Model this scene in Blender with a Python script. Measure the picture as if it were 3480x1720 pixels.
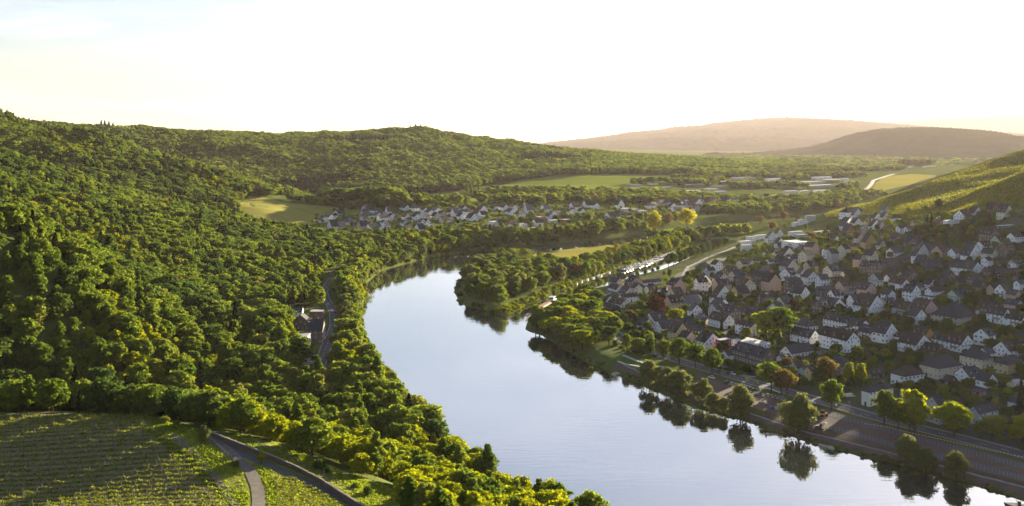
import bpy, math, random
import numpy as np
from mathutils import Vector
random.seed(7); np.random.seed(7)
PI = math.pi
for o in list(bpy.data.objects): bpy.data.objects.remove(o)
SC = bpy.context.scene
COL = SC.collection

# ------------------------------------------------------------------ camera, sky, sun, exposure
F, HY, CX, CAMH, IMW, IMH = 3386.0, 450.0, 1740.0, 110.0, 3480.0, 1720.0
cam_d = bpy.data.cameras.new('camera'); cam = bpy.data.objects.new('camera', cam_d); COL.objects.link(cam)
cam.location = (0, 0, CAMH); cam.rotation_euler = (PI/2, 0, 0)
cam_d.sensor_width = 36.0; cam_d.lens = 36.0*F/IMW
cam_d.shift_y = -(IMH/2-HY)/IMW
cam_d.clip_start = 1.0; cam_d.clip_end = 90000
SC.camera = cam
SUN_AZ, SUN_EL = math.radians(39), math.radians(10.0)     # azimuth to the right of the view direction (+Y)
W = bpy.data.worlds.new('World'); SC.world = W; W.use_nodes = True
nt = W.node_tree; nt.nodes.clear()
sky = nt.nodes.new('ShaderNodeTexSky'); sky.sky_type = 'NISHITA'; sky.sun_disc = False
sky.sun_elevation = SUN_EL; sky.sun_rotation = SUN_AZ
sky.altitude = 200; sky.air_density = 1.0; sky.dust_density = 1.0; sky.ozone_density = 1.2
bg = nt.nodes.new('ShaderNodeBackground'); bg.inputs[1].default_value = 0.05
skh = nt.nodes.new('ShaderNodeHueSaturation'); skh.inputs['Saturation'].default_value = 0.86
wo = nt.nodes.new('ShaderNodeOutputWorld')
wb = nt.nodes.new('ShaderNodeMix'); wb.data_type = 'RGBA'; wb.blend_type = 'MULTIPLY'; wb.inputs[0].default_value = 1.0; wb.inputs[7].default_value = (0.62, 0.65, 0.79, 1)
nt.links.new(sky.outputs[0], wb.inputs[6]); nt.links.new(wb.outputs[2], skh.inputs['Color']); veil = nt.nodes.new('ShaderNodeMix'); veil.data_type = 'RGBA'; veil.blend_type = 'ADD'; veil.inputs[0].default_value = 1.0     # thin high cloud
vtc = nt.nodes.new('ShaderNodeTexCoord'); vmp = nt.nodes.new('ShaderNodeMapping'); vmp.inputs['Scale'].default_value = (2.0, 2.0, 14.0); vnz = nt.nodes.new('ShaderNodeTexNoise'); vnz.inputs['Scale'].default_value = 1.6; vnz.inputs['Detail'].default_value = 7; vnz.inputs['Roughness'].default_value = 0.6; vnz.inputs['Distortion'].default_value = 0.8
vrp = nt.nodes.new('ShaderNodeValToRGB'); vrp.color_ramp.elements[0].position = 0.46; vrp.color_ramp.elements[0].color = (0.20, 0.235, 0.30, 1); vrp.color_ramp.elements[1].position = 0.66; vrp.color_ramp.elements[1].color = (1.0, 0.98, 0.97, 1)
nt.links.new(vtc.outputs['Generated'], vmp.inputs[0]); nt.links.new(vmp.outputs[0], vnz.inputs[0]); nt.links.new(vnz.outputs[0], vrp.inputs[0])
nt.links.new(skh.outputs[0], veil.inputs[6]); nt.links.new(vrp.outputs[0], veil.inputs[7]); nt.links.new(veil.outputs[2], bg.inputs[0]); nt.links.new(bg.outputs[0], wo.inputs[0])
sl = bpy.data.lights.new('sun', 'SUN'); sl.energy = 4.9; sl.angle = math.radians(0.53); sl.color = (1.0, 0.84, 0.60)
so = bpy.data.objects.new('sun', sl); COL.objects.link(so)
sdir = Vector((math.sin(SUN_AZ)*math.cos(SUN_EL), math.cos(SUN_AZ)*math.cos(SUN_EL), math.sin(SUN_EL)))
so.rotation_euler = sdir.to_track_quat('Z', 'Y').to_euler(); so.location = (0, 0, 400)
SC.view_settings.view_transform = 'Standard'; SC.view_settings.look = 'None'
SC.view_settings.exposure = 2.5; SC.view_settings.gamma = 1.0; SC.view_settings.use_curve_mapping = False
SC.unit_settings.system = 'METRIC'; SC.unit_settings.scale_length = 1.35     # one unit is 1.35 m
M = 1/1.35
SC.render.engine = 'CYCLES'
cy = SC.cycles
cy.max_bounces = 8; cy.diffuse_bounces = 4; cy.glossy_bounces = 2; cy.transmission_bounces = 3; cy.volume_bounces = 0; cy.transparent_max_bounces = 8
cy.use_denoising = True; cy.denoising_prefilter = 'NONE'; cy.denoising_input_passes = 'RGB_ALBEDO_NORMAL'
try: cy.denoiser = 'OPENIMAGEDENOISE'
except Exception: pass
cy.use_adaptive_sampling = False; cy.adaptive_threshold = 0.01
cy.sample_clamp_indirect = 6.0

# ------------------------------------------------------------------ small helpers
def proj(x, y, z):
    return CX+F*x/y, HY+F*(CAMH-z)/y
def link(o, parent=None, kind=None, label=None, cat=None, group=None):
    COL.objects.link(o)
    if parent is not None: o.parent = parent
    if kind: o['kind'] = kind
    if label: o['label'] = label
    if cat: o['category'] = cat
    if group: o['group'] = group
    return o
def empty(name, loc, rz=0.0, **kw):
    o = bpy.data.objects.new(name, None); o.location = loc; o.rotation_euler = (0, 0, rz); o.empty_display_size = 0.5
    return link(o, **kw)
def mesh(name, V, Fc, mats=None, mi=None, smooth=False):
    me = bpy.data.meshes.new(name)
    if isinstance(V, np.ndarray) and isinstance(Fc, np.ndarray):
        n, k = Fc.shape
        me.vertices.add(len(V)); me.vertices.foreach_set('co', np.ascontiguousarray(V, dtype=np.float32).ravel())
        me.loops.add(n*k); me.loops.foreach_set('vertex_index', np.ascontiguousarray(Fc, dtype=np.int32).ravel())
        me.polygons.add(n); me.polygons.foreach_set('loop_start', np.arange(0, n*k, k, dtype=np.int32))
        me.polygons.foreach_set('loop_total', np.full(n, k, dtype=np.int32))
        me.update(calc_edges=True); me.validate()
    else:
        me.from_pydata([tuple(v) for v in V], [], [tuple(f) for f in Fc]); me.update()
    for m in (mats or []): me.materials.append(m)
    if mi is not None: me.polygons.foreach_set('material_index', np.asarray(mi, dtype=np.int32))
    if smooth: me.polygons.foreach_set('use_smooth', np.ones(len(me.polygons), dtype=bool))
    return me
def obj(name, me, loc=(0, 0, 0), rz=0.0, **kw):
    o = bpy.data.objects.new(name, me); o.location = loc; o.rotation_euler = (0, 0, rz)
    return link(o, **kw)
class MB:                       # mesh builder
    def __init__(s): s.V, s.F, s.M = [], [], []
    def add(s, V, Fc, m=0):
        b = len(s.V); s.V += [tuple(v) for v in V]
        for f in Fc: s.F.append(tuple(i+b for i in f)); s.M.append(m)
        return s
    def box(s, x0, x1, y0, y1, z0, z1, m=0):
        V = [(x, y, z) for z in (z0, z1) for y in (y0, y1) for x in (x0, x1)]
        return s.add(V, [(0,2,3,1),(4,5,7,6),(0,1,5,4),(1,3,7,5),(3,2,6,7),(2,0,4,6)], m)
    def poly(s, pts, m=0): return s.add(pts, [tuple(range(len(pts)))], m)
    def prism(s, pts, d, m=0):   # pts: 3d loop, d: extrusion vector
        n = len(pts); q = [(p[0]+d[0], p[1]+d[1], p[2]+d[2]) for p in pts]
        return s.add(list(pts)+q, [tuple(range(n))[::-1], tuple(range(n, 2*n))]+[(i, (i+1) % n, n+(i+1) % n, n+i) for i in range(n)], m)
    def tube(s, pts, rad, n=6, m=0):
        rings = []; P = [Vector(p) for p in pts]
        for i, p in enumerate(P):
            d = (P[min(i+1, len(P)-1)]-P[max(i-1, 0)]).normalized()
            a = d.orthogonal().normalized(); b = d.cross(a); r = rad[i] if hasattr(rad, '__len__') else rad
            rings.append([p+(a*math.cos(2*PI*k/n)+b*math.sin(2*PI*k/n))*r for k in range(n)])
        V = [tuple(v) for rg in rings for v in rg]; Fc = []
        for i in range(len(P)-1):
            for k in range(n):
                Fc.append((i*n+k, i*n+(k+1) % n, (i+1)*n+(k+1) % n, (i+1)*n+k))
        Fc += [tuple(range(n))[::-1], tuple(range((len(P)-1)*n, len(P)*n))]
        return s.add(V, Fc, m)
    def mesh(s, name, mats, smooth=False): return mesh(name, s.V, s.F, mats, s.M, smooth)

# ------------------------------------------------------------------ materials
MATS = {}
def mat(name, col, rough=0.8, var=0.12, scale=0.6, bump=0.0, bscale=4.0, metal=0.0, spec=0.3, col2=None, trans=0.0, objrand=0.0, detail=4, coord='Object', stretch=None):
    if name in MATS: return MATS[name]
    m = bpy.data.materials.new(name); m.use_nodes = True; t = m.node_tree; N = t.nodes; L = t.links
    b = N['Principled BSDF']; b.inputs['Roughness'].default_value = rough; b.inputs['Metallic'].default_value = metal
    b.inputs['Specular IOR Level'].default_value = spec
    tc = N.new('ShaderNodeTexCoord'); src = tc.outputs[coord]
    if coord == 'World':
        pass
    if stretch:
        mp = N.new('ShaderNodeMapping'); mp.inputs['Scale'].default_value = stretch; L.new(src, mp.inputs[0]); src = mp.outputs[0]
    nz = N.new('ShaderNodeTexNoise'); nz.inputs['Scale'].default_value = scale; nz.inputs['Detail'].default_value = detail; nz.inputs['Roughness'].default_value = 0.62
    L.new(src, nz.inputs['Vector'])
    rp = N.new('ShaderNodeValToRGB'); c2 = col2 or tuple(c*(1-3*var) for c in col)
    rp.color_ramp.elements[0].position = 0.33; rp.color_ramp.elements[1].position = 0.67
    rp.color_ramp.elements[0].color = (*[max(0, c) for c in c2], 1); rp.color_ramp.elements[1].color = (*col, 1)
    L.new(nz.outputs[0], rp.inputs[0]); out = rp.outputs[0]
    if objrand:
        oi = N.new('ShaderNodeObjectInfo'); hs = N.new('ShaderNodeHueSaturation')
        mr = N.new('ShaderNodeMapRange'); mr.inputs[3].default_value = 1-objrand; mr.inputs[4].default_value = 1+objrand
        L.new(oi.outputs['Random'], mr.inputs[0]); L.new(mr.outputs[0], hs.inputs['Value']); L.new(out, hs.inputs['Color']); out = hs.outputs[0]
    L.new(out, b.inputs['Base Color'])
    if bump:
        n2 = N.new('ShaderNodeTexNoise'); n2.inputs['Scale'].default_value = bscale; n2.inputs['Detail'].default_value = 3; L.new(src, n2.inputs['Vector'])
        bp = N.new('ShaderNodeBump'); bp.inputs['Strength'].default_value = bump; bp.inputs['Distance'].default_value = 0.1
        L.new(n2.outputs[0], bp.inputs['Height']); L.new(bp.outputs[0], b.inputs['Normal'])
    MATS[name] = m; return m
def leaf_mat(name, c1, c2, c3=None, trans=0.45, sat=1.0):
    if name in MATS: return MATS[name]
    m = bpy.data.materials.new(name); m.use_nodes = True; t = m.node_tree; N = t.nodes; L = t.links
    N.remove(N['Principled BSDF']); out = N['Material Output']
    oi = N.new('ShaderNodeObjectInfo'); rp = N.new('ShaderNodeValToRGB')
    el = rp.color_ramp.elements; el[0].color = (*c1, 1); el[1].color = (*c2, 1)
    if c3: e = el.new(0.9); e.color = (*c2, 1); el[-1].position = 1.0; el[-1].color = (*c3, 1)
    L.new(oi.outputs['Random'], rp.inputs[0])
    tc = N.new('ShaderNodeTexCoord'); nz = N.new('ShaderNodeTexNoise'); nz.inputs['Scale'].default_value = 0.9; nz.inputs['Detail'].default_value = 3
    L.new(tc.outputs['Object'], nz.inputs[0])
    mr = N.new('ShaderNodeMapRange'); mr.inputs[1].default_value = 0.3; mr.inputs[2].default_value = 0.7; mr.inputs[3].default_value = 0.72; mr.inputs[4].default_value = 1.28
    L.new(nz.outputs[0], mr.inputs[0])
    hs = N.new('ShaderNodeHueSaturation'); hs.inputs['Saturation'].default_value = sat; L.new(mr.outputs[0], hs.inputs['Value']); L.new(rp.outputs[0], hs.inputs['Color'])
    d = N.new('ShaderNodeBsdfDiffuse'); tr = N.new('ShaderNodeBsdfTranslucent'); mx = N.new('ShaderNodeMixShader'); mx.inputs[0].default_value = trans
    h2 = N.new('ShaderNodeHueSaturation'); h2.inputs['Hue'].default_value = 0.492; h2.inputs['Saturation'].default_value = 1.08; h2.inputs['Value'].default_value = 1.5
    L.new(hs.outputs[0], h2.inputs['Color'])
    L.new(hs.outputs[0], d.inputs[0]); L.new(h2.outputs[0], tr.inputs[0]); L.new(d.outputs[0], mx.inputs[1]); L.new(tr.outputs[0], mx.inputs[2])
    L.new(mx.outputs[0], out.inputs[0]); MATS[name] = m; return m

# ------------------------------------------------------------------ terrain
def P(px, py, Y, c=0.0):        # a point of the land seen at pixel (px,py), Y metres away, under a canopy c metres high
    return ((px-CX)/F*Y, Y, CAMH-(py-HY)/F*Y-c)
D = 1.351
def Pd(x, y, Y, c=0.0): return P(x*D, y*D, Y, c)
def W0(px, py, z=0.0):
    Y = (CAMH-z)*F/(py-HY); return ((px-CX)/F*Y, Y)
_TB = [W0(*p) for p in [(1785,1121),(1830,1133),(1900,1178),(2000,1232),(2100,1271),(2171,1304),(2237,1331),(2306,1359),(2375,1386),(2457,1411),(2567,1441),(2600,1461),(2694,1482),(2780,1515),(2886,1539),(2968,1564),(3090,1588),(3213,1625),(3315,1649),(3417,1682),(3480,1697)]]
RIVER = [(100,150),(76,200),(26,265),(-28,350),(-66,462),(-88,560),(-96,645),(-106,720),(-104,794),(-81,856),(-43,913),(20,962),(90,1030),(150,1105),(224,1195),(380,1345),(560,1470),(800,1540),(1400,1600),
         (1400,1520),(820,1465),(600,1400),(400,1275),(250,1135),(170,1045),(100,955),(30,895),(-18,850),(-38,780),(-40,686),(-33,640),(-8,597),
         (-2,598),(11,638),(31,686),(57,745),(80,794),(105,843),(142,907),(173,960),(197,992),(214,978),(190,928),(145,843),(112,776),(93,751),(68,703),(52,686),(32,646),(10,590),(8,566)]+_TB+[(180,262),(230,190),(250,150)]
RV = np.array(RIVER, float)
def inpoly(x, y, poly):
    poly = np.asarray(poly, float); r = np.zeros(np.shape(x), bool); n = len(poly); j = n-1
    for i in range(n):
        xi, yi = poly[i]; xj, yj = poly[j]
        c = ((yi > y) != (yj > y)) & (x < (xj-xi)*(y-yi)/(yj-yi+1e-12)+xi); r ^= c; j = i
    return r
def dline(x, y, pts, closed=False):
    pts = np.asarray(pts, float); d = np.full(np.shape(x), 1e9); n = len(pts)
    for i in range(n if closed else n-1):
        a = pts[i]; b = pts[(i+1) % n]; ab = b-a
        t = np.clip(((x-a[0])*ab[0]+(y-a[1])*ab[1])/(ab@ab+1e-9), 0, 1)
        d = np.minimum(d, np.hypot(x-a[0]-t*ab[0], y-a[1]-t*ab[1]))
    return d
def dwater(x, y):
    d = dline(x, y, RV, True); return np.where(inpoly(x, y, RV), -d, d)
CP = []
# town bank and town slope
CP += [(200,330,4.5),(165,375,4.5),(130,430,4.5),(85,510,4.5),(55,580,4.2),(90,690,4.6),(130,750,5),(175,830,5.5),(230,930,6),(290,1040,7)]
CP += [(240,320,5),(215,430,10),(180,480,8),(150,560,7),(140,628,7.5),(225,790,11),(190,720,8.5),(240,541,19),(295,611,38),(260,650,26),(330,760,44),(300,800,28),(367,827,46),(270,900,14),(320,960,17),(340,1050,18),(300,480,26),(330,560,44),(260,400,13),(300,330,12)]
CP += [Pd(2080,535,1120),Pd(2150,520,1120),Pd(2200,505,1120),Pd(2300,460,1130),Pd(2400,433,1150),Pd(2480,410,1150),Pd(2576,375,1150),Pd(2440,480,950),Pd(2540,440,1000),Pd(2350,500,940),Pd(2680,392,800),Pd(2850,370,740),(520,1250,40),(640,1000,80),(520,930,76),(650,860,88),(800,800,95),(900,600,95),(700,450,74),(520,420,58),(420,330,32),(330,200,20),(300,1250,5),(440,1280,7),(720,1300,60),(900,1100,110)]  # points right of the view: unseen hill, heights set to shade the town
# peninsula
CP += [(-15,640,3),(-15,700,4),(-10,760,4.5),(20,820,4.5),(60,880,4.5),(100,900,4.2),(150,990,4.5),(240,1090,5),(400,1220,5),(600,1330,6)]
# far bank, villages and valley floor
CP += [(-60,930,6),(0,1000,9),(-60,1010,14),(60,1080,10),(-150,980,12),(-200,1060,17),(-120,1090,18),(-30,1120,17),(100,1180,12),(200,1300,9),(300,1400,8),(0,1250,18),(-100,1250,22),(-180,1180,26),(100,1350,16),(250,1500,14),(420,1550,12),(600,1650,12),(450,1800,17),(650,1950,18),(850,1800,14),(1000,2100,18),(700,2300,24),(1000,2600,25),(1400,2200,20),(1400,1800,14),(1900,2600,20),(1500,2900,20)]
CP += [Pd(640,507,1130,4),Pd(700,515,1180),Pd(800,530,1190),Pd(880,545,1170),Pd(620,545,1080),Pd(760,555,1090)]
# left bank
CP += [(-60,400,5),(-85,436,6),(-90,500,6),(-97,546,6),(-112,610,6),(-124,648,6),(-122,720,6),(-118,800,6),(-98,870,6),(-120,560,7),(-125,520,8)]
# near slope under the camera, with the vineyard, the roads and the wood down to the river
CP += [Pd(0,1042,277),Pd(200,1046,274),Pd(350,1057,266),Pd(0,1160,245),Pd(250,1160,243),Pd(400,1160,241),Pd(0,1273,219),Pd(300,1273,216),Pd(560,1273,213),Pd(-250,1160,245),
       Pd(640,1273,213),Pd(600,1160,240),Pd(540,1105,257),Pd(570,1125,250),Pd(900,1273,222),Pd(760,1200,239),Pd(650,1150,248),Pd(640,1100,264),Pd(760,1125,260),Pd(880,1180,249),Pd(980,1222,240),
       (-10,262,9),(-60,300,13),(-100,318,15),(-150,330,15),(-40,285,11),(-20,300,5.5),(35,225,12),(8,258,9),(0,205,26),(-30,190,33),(-110,180,38),(-40,130,58),(30,120,52),(80,100,40),(0,40,92),(0,-60,105),(-200,100,60),(-200,200,38),(120,60,40),(150,-100,60),(-250,-50,80),(75,170,18)]
# spur A
CP += [Pd(0,517,420,12),Pd(90,574,432,12),Pd(139,585,440,12),Pd(209,606,455,12),Pd(279,637,470,12),Pd(349,662,488,12),Pd(450,705,505,12),Pd(560,755,525,12),Pd(650,800,535,10),
       Pd(0,800,380,10),Pd(0,960,360,10),Pd(200,850,392,10),Pd(200,1000,362,9),Pd(400,900,400,10),Pd(420,1000,362,9),Pd(600,950,410,10),Pd(600,1000,372,9),Pd(500,800,470,10)]
# hollow between A and B, then B
CP += [(-290,560,28),(-240,580,22),(-200,600,15),(-160,620,8),(-370,640,42)]
CP += [Pd(0,372,950,12),Pd(120,420,920,12),Pd(245,473,890,12),Pd(340,500,860,12),Pd(436,526,830,12),Pd(520,562,808,12),Pd(576,592,790,12),Pd(660,610,775,12),Pd(733,624,760,11),Pd(810,645,745,9),
       Pd(0,450,780,12),Pd(200,540,720,12),Pd(400,620,660,12),Pd(600,690,640,10),Pd(100,480,780,12)]
CP += [(-480,1060,54),(-400,1030,38),(-330,1000,25),(-270,960,21),(-210,920,12),(-160,890,8),(-600,1060,80)]
# main left ridge C
CP += [Pd(0,282,1380,12),Pd(60,300,1370,12),Pd(122,320,1360,12),Pd(223,332,1340,12),Pd(300,348,1320,12),Pd(349,369,1300,12),Pd(436,397,1270,12),Pd(499,421,1240,12),Pd(576,463,1200,12),Pd(625,494,1160,10),Pd(-150,240,1350,12),Pd(-300,220,1250,12),Pd(-300,400,700,12),Pd(-300,520,430,12),
       Pd(100,400,1150,12),Pd(300,460,1080,12),Pd(480,520,1020,12),Pd(600,560,990,10),Pd(20,350,1200,12)]
CP += [(-700,1560,98),(-540,1500,66),(-400,1400,40),(-330,1330,30)]
# spur D
CP += [Pd(60,300,1900,22),Pd(160,304,1900,22),Pd(280,312,1900,22),Pd(400,325,1890,20),Pd(520,352,1870,14),Pd(620,395,1800,12),Pd(700,430,1700,12),Pd(800,470,1560,12),Pd(900,495,1430,10),Pd(-200,280,1850,12),Pd(330,400,1680,12),Pd(480,470,1460,10),(-180,1400,18),(-80,1400,18)]
# big hill E
CP += [Pd(600,335,2184,12),Pd(700,338,2240,12),Pd(850,334,2296,12),Pd(980,323,2352,12),Pd(1080,325,2352,12),Pd(1200,344,2352,12),Pd(1330,364,2352,12),Pd(1450,374,2408,12),Pd(1560,383,2464,12),Pd(1700,392,2576,12),Pd(1900,403,2744,12),Pd(2000,405,2856,12),Pd(2100,426,2968,10),Pd(2180,440,3024,8)]
CP += [Pd(1000,430,1700,12),Pd(1100,470,1530,10),Pd(1200,480,1480,9),Pd(1300,455,1640,10),Pd(1450,445,1760,2),Pd(1600,440,1850,2),Pd(1750,438,1930,2),Pd(1250,478,1500),Pd(1400,470,1560),Pd(1650,452,1780),Pd(1900,430,2200,8),Pd(900,400,1800,12)]
CP += [(-1000,1750,120),(-1200,1300,150),(-1300,1900,140),(-700,2600,85),(0,2750,45),(500,2950,22),(-1500,2800,95),(-200,3000,35),(1000,3200,25),(2200,3200,20),(-900,700,130),(-1000,300,120),(-700,0,110),(1600,1000,125),(1900,1700,60),(1300,300,120)]
CP += [Pd(2100,432,2600,12), Pd(1900,405,2600,12), Pd(2180,440,2650,10)]
CP = np.array(CP, float)
def rbf_fit(C, eps=25.0, lam=0.6):
    d = np.sqrt(((C[:, None, :2]-C[None, :, :2])**2).sum(-1)+eps*eps)
    n = len(C); A = np.zeros((n+3, n+3)); A[:n, :n] = -d/100; A[:n, :n] += np.eye(n)*lam*0.02
    Q = np.c_[np.ones(n), C[:, :2]/1000]; A[:n, n:] = Q; A[n:, :n] = Q.T
    return np.linalg.solve(A, np.r_[C[:, 2], 0, 0, 0])
RW = rbf_fit(CP)
def base_z(x, y):
    x = np.asarray(x, float); y = np.asarray(y, float); sh = x.shape; x = x.ravel(); y = y.ravel(); out = np.empty(len(x))
    for s in range(0, len(x), 20000):
        xx = x[s:s+20000]; yy = y[s:s+20000]
        d = np.sqrt((xx[:, None]-CP[:, 0])**2+(yy[:, None]-CP[:, 1])**2+25.0**2)
        out[s:s+20000] = (-d/100)@RW[:-3]+RW[-3]+RW[-2]*xx/1000+RW[-1]*yy/1000
    return out.reshape(sh)
_rg = np.random.RandomState(3)
_wv = [(_rg.uniform(0, 2*PI), _rg.uniform(0, 2*PI), w) for w in (210, 150, 120, 90, 70, 55, 43, 34)]
def bumps(x, y):
    z = 0
    for a, p, w in _wv: z = z+np.sin((x*math.cos(a)+y*math.sin(a))*2*PI/w+p+1.3*np.sin((x*math.sin(a)-y*math.cos(a))*2*PI/(w*1.7)))*w*0.012
    return z
def land_z(x, y):
    z = base_z(x, y); dw = dwater(x, y)
    hill = np.clip((z-24)/40, 0, 1); z = z+bumps(x, y)*hill*np.where(x > 150, 0.35, 1.0)
    z = np.maximum(z, 2.2)
    k = np.where(x < 40, 5.0, 3.0)
    return np.where(dw > 0, z*(1-np.exp(-dw/k)), np.maximum(-3, dw*0.6))
def graded(knots):
    out = []
    for (a, b, s) in knots: out += list(np.arange(a, b-1e-6, s))
    out.append(knots[-1][1]); return np.array(out)
GX = graded([(-9000,-1600,400),(-1600,-700,36),(-700,-340,12),(-340,340,5),(340,560,7),(560,1000,20),(1000,1800,50),(1800,9800,400)])
GY = graded([(-300,140,25),(140,700,4.5),(700,1150,6),(1150,1700,11),(1700,2800,22),(2800,4000,120),(4000,19000,700)])
mx_, my_ = np.meshgrid(GX, GY)
cl_x = np.clip(mx_, -1600, 2300); cl_y = np.clip(my_, -200, 3200)
GZ = land_z(cl_x, cl_y)
far = np.clip((my_-2900)/500, 0, 1); GZ = GZ*(1-far)+(8-np.maximum(my_-2900, 0)*0.0080)*far
def hz(x, y):                    # height of the built terrain sheet
    x = np.asarray(x, float); y = np.asarray(y, float)
    i = np.clip(np.searchsorted(GX, x)-1, 0, len(GX)-2); j = np.clip(np.searchsorted(GY, y)-1, 0, len(GY)-2)
    u = np.clip((x-GX[i])/(GX[i+1]-GX[i]), 0, 1); v = np.clip((y-GY[j])/(GY[j+1]-GY[j]), 0, 1)
    return (GZ[j, i]*(1-u)+GZ[j, i+1]*u)*(1-v)+(GZ[j+1, i]*(1-u)+GZ[j+1, i+1]*u)*v
_YS = np.concatenate([np.arange(160, 1200, 1.5), np.arange(1200, 3300, 4)])
def ground(px, py, ymin=160):              # first point of the land hit by the sight line through a pixel of the photograph
    Y = _YS[_YS >= ymin]; X = (px-CX)/F*Y; Z = CAMH-(py-HY)/F*Y
    d = Z-np.maximum(hz(X, Y), 0)
    k = np.argmax(d < 0)
    if d[k] >= 0: k = len(Y)-1
    y0, y1 = Y[max(k-1, 0)], Y[k]; d0, d1 = d[max(k-1, 0)], d[k]
    t = d0/(d0-d1) if d0 != d1 else 0; y = y0+(y1-y0)*min(max(t, 0), 1); x = (px-CX)/F*y
    return x, y, float(hz(x, y))
# ------------------------------------------------------------------ the land sheet and the river
nx, ny = len(GX), len(GY)
TV = np.stack([mx_.ravel(), my_.ravel(), GZ.ravel()], 1)
ii, jj = np.meshgrid(np.arange(nx-1), np.arange(ny-1)); a_ = (jj*nx+ii).ravel()
TF = np.stack([a_, a_+1, a_+nx+1, a_+nx], 1)
m_land = mat('meadow_soil', (0.10,0.125,0.034), rough=0.95, col2=(0.065,0.08,0.026), scale=0.05, spec=0.0)
terrain = obj('terrain', mesh('terrain', TV, TF, [m_land], smooth=True), kind='structure')
def water_mat():
    m = bpy.data.materials.new('river_water'); m.use_nodes = True; t = m.node_tree; N = t.nodes; L = t.links
    b = N['Principled BSDF']; b.inputs['Base Color'].default_value = (0.025, 0.032, 0.03, 1); b.inputs['Roughness'].default_value = 0.03
    b.inputs['IOR'].default_value = 1.6; b.inputs['Specular IOR Level'].default_value = 0.5
    tc = N.new('ShaderNodeTexCoord')
    mp = N.new('ShaderNodeMapping'); mp.inputs['Rotation'].default_value = (0, 0, math.radians(-12)); mp.inputs['Scale'].default_value = (0.10, 0.42, 1)
    L.new(tc.outputs['Object'], mp.inputs[0])
    n1 = N.new('ShaderNodeTexNoise'); n1.inputs['Scale'].default_value = 1.0; n1.inputs['Detail'].default_value = 3.5; n1.inputs['Distortion'].default_value = 0.6; L.new(mp.outputs[0], n1.inputs[0])
    n2 = N.new('ShaderNodeTexNoise'); n2.inputs['Scale'].default_value = 0.012; n2.inputs['Detail'].default_value = 3; n2.inputs['Distortion'].default_value = 1.5; L.new(tc.outputs['Object'], n2.inputs[0])
    mr = N.new('ShaderNodeMapRange'); mr.inputs[1].default_value = 0.38; mr.inputs[2].default_value = 0.62; mr.inputs[3].default_value = 0.35; mr.inputs[4].default_value = 1.0; L.new(n2.outputs[0], mr.inputs[0])
    bp = N.new('ShaderNodeBump'); bp.inputs['Distance'].default_value = 0.14; L.new(n1.outputs[0], bp.inputs['Height'])
    mu = N.new('ShaderNodeMath'); mu.operation = 'MULTIPLY'; mu.inputs[1].default_value = 0.30; L.new(mr.outputs[0], mu.inputs[0]); L.new(mu.outputs[0], bp.inputs['Strength'])
    L.new(bp.outputs[0], b.inputs['Normal'])
    gl = N.new('ShaderNodeBsdfGlossy'); gl.inputs['Color'].default_value = (0.97, 0.955, 0.93, 1); gl.inputs['Roughness'].default_value = 0.03; L.new(bp.outputs[0], gl.inputs['Normal'])
    mx = N.new('ShaderNodeMixShader'); mx.inputs[0].default_value = 0.46; L.new(b.outputs[0], mx.inputs[1]); L.new(gl.outputs[0], mx.inputs[2]); L.new(mx.outputs[0], N['Material Output'].inputs[0]); return m
rx = [x for x, y in RIVER]; 
wv = MB().poly([(-200,120,0),(262,120,0),(200,420,0),(230,1000,0),(1500,1480,0),(1500,1640,0),(300,1400,0),(-200,1010,0)])
obj('river', wv.mesh('river', [water_mat()]), kind='structure')
# far hills across the valley, each a ridge with a front and a back slope
def far_hill(name, ridge, Y, foot, depth, m, amp=6, seed=1, nf=110, zfoot=4, pw=1.25):
    r = np.random.RandomState(seed); pts = np.array([P(px, py, Y) for px, py in ridge])
    xs = np.linspace(pts[0, 0], pts[-1, 0], 420); zs = np.maximum(np.interp(xs, pts[:, 0], pts[:, 2]), zfoot+2)
    V = []; ph = r.uniform(0, 6, 12)
    for i, (x, zc) in enumerate(zip(xs, zs)):
        for j in range(nf+8):
            if j <= nf: t = j/nf; y = Y-foot*(1-t); prof = math.sin(t*PI/2)**pw
            else: t = (j-nf)/8; y = Y+depth*t; prof = (1-t*t)
            z = zfoot+(zc-zfoot)*prof
            g = sum(math.sin(x/(Y*(0.016+0.01*k))+ph[k]+y/(Y*(0.025+0.006*k)))*amp/(1+0.3*k) for k in range(5))*math.sin(min(prof, 1)*PI)*1.2
            z += g+(r.normal()*Y*0.0004 if prof > 0.15 else 0)
            V.append((x, y, z))
    n = nf+8; Fc = [(i*n+j, (i+1)*n+j, (i+1)*n+j+1, i*n+j+1) for i in range(len(xs)-1) for j in range(n-1)]
    o = obj(name, mesh(name, np.array(V), np.array(Fc), [m], smooth=True), kind='structure'); return o
m_far = mat('far_wood', (0.060,0.058,0.026), rough=1, col2=(0.034,0.04,0.018), scale=0.004, spec=0.0, detail=8)
N_ = lambda L: [(x*D, y*D) for x, y in L]
far_hill('far_hill', N_([(1050,395),(1200,385),(1300,372),(1380,359),(1440,352),(1480,348),(1560,337),(1600,331),(1655,327),(1700,319),(1760,316),(1800,309),(1850,304),(1940,296),(2000,299),(2050,301),(2120,309),(2200,317),(2300,330),(2450,345),(2700,360)]), 13000, 9300, 2000, m_far, seed=2, amp=12, pw=2.6, zfoot=-75)
far_hill('far_hill', N_([(2000,330),(2100,320),(2180,313),(2250,306),(2350,298),(2450,296),(2576,288),(2750,270),(3000,262)]), 17500, 4500, 1200, m_far, seed=5, amp=12, zfoot=-95)
far_hill('far_hill', N_([(1850,412),(1950,397),(2030,383),(2100,370),(2140,356),(2165,345),(2185,334),(2215,327),(2260,322),(2330,321),(2400,325),(2420,334),(2480,340),(2576,345),(2700,338),(2900,330)]), 4900, 1500, 900, m_far, seed=9, amp=5, zfoot=-10)
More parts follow.
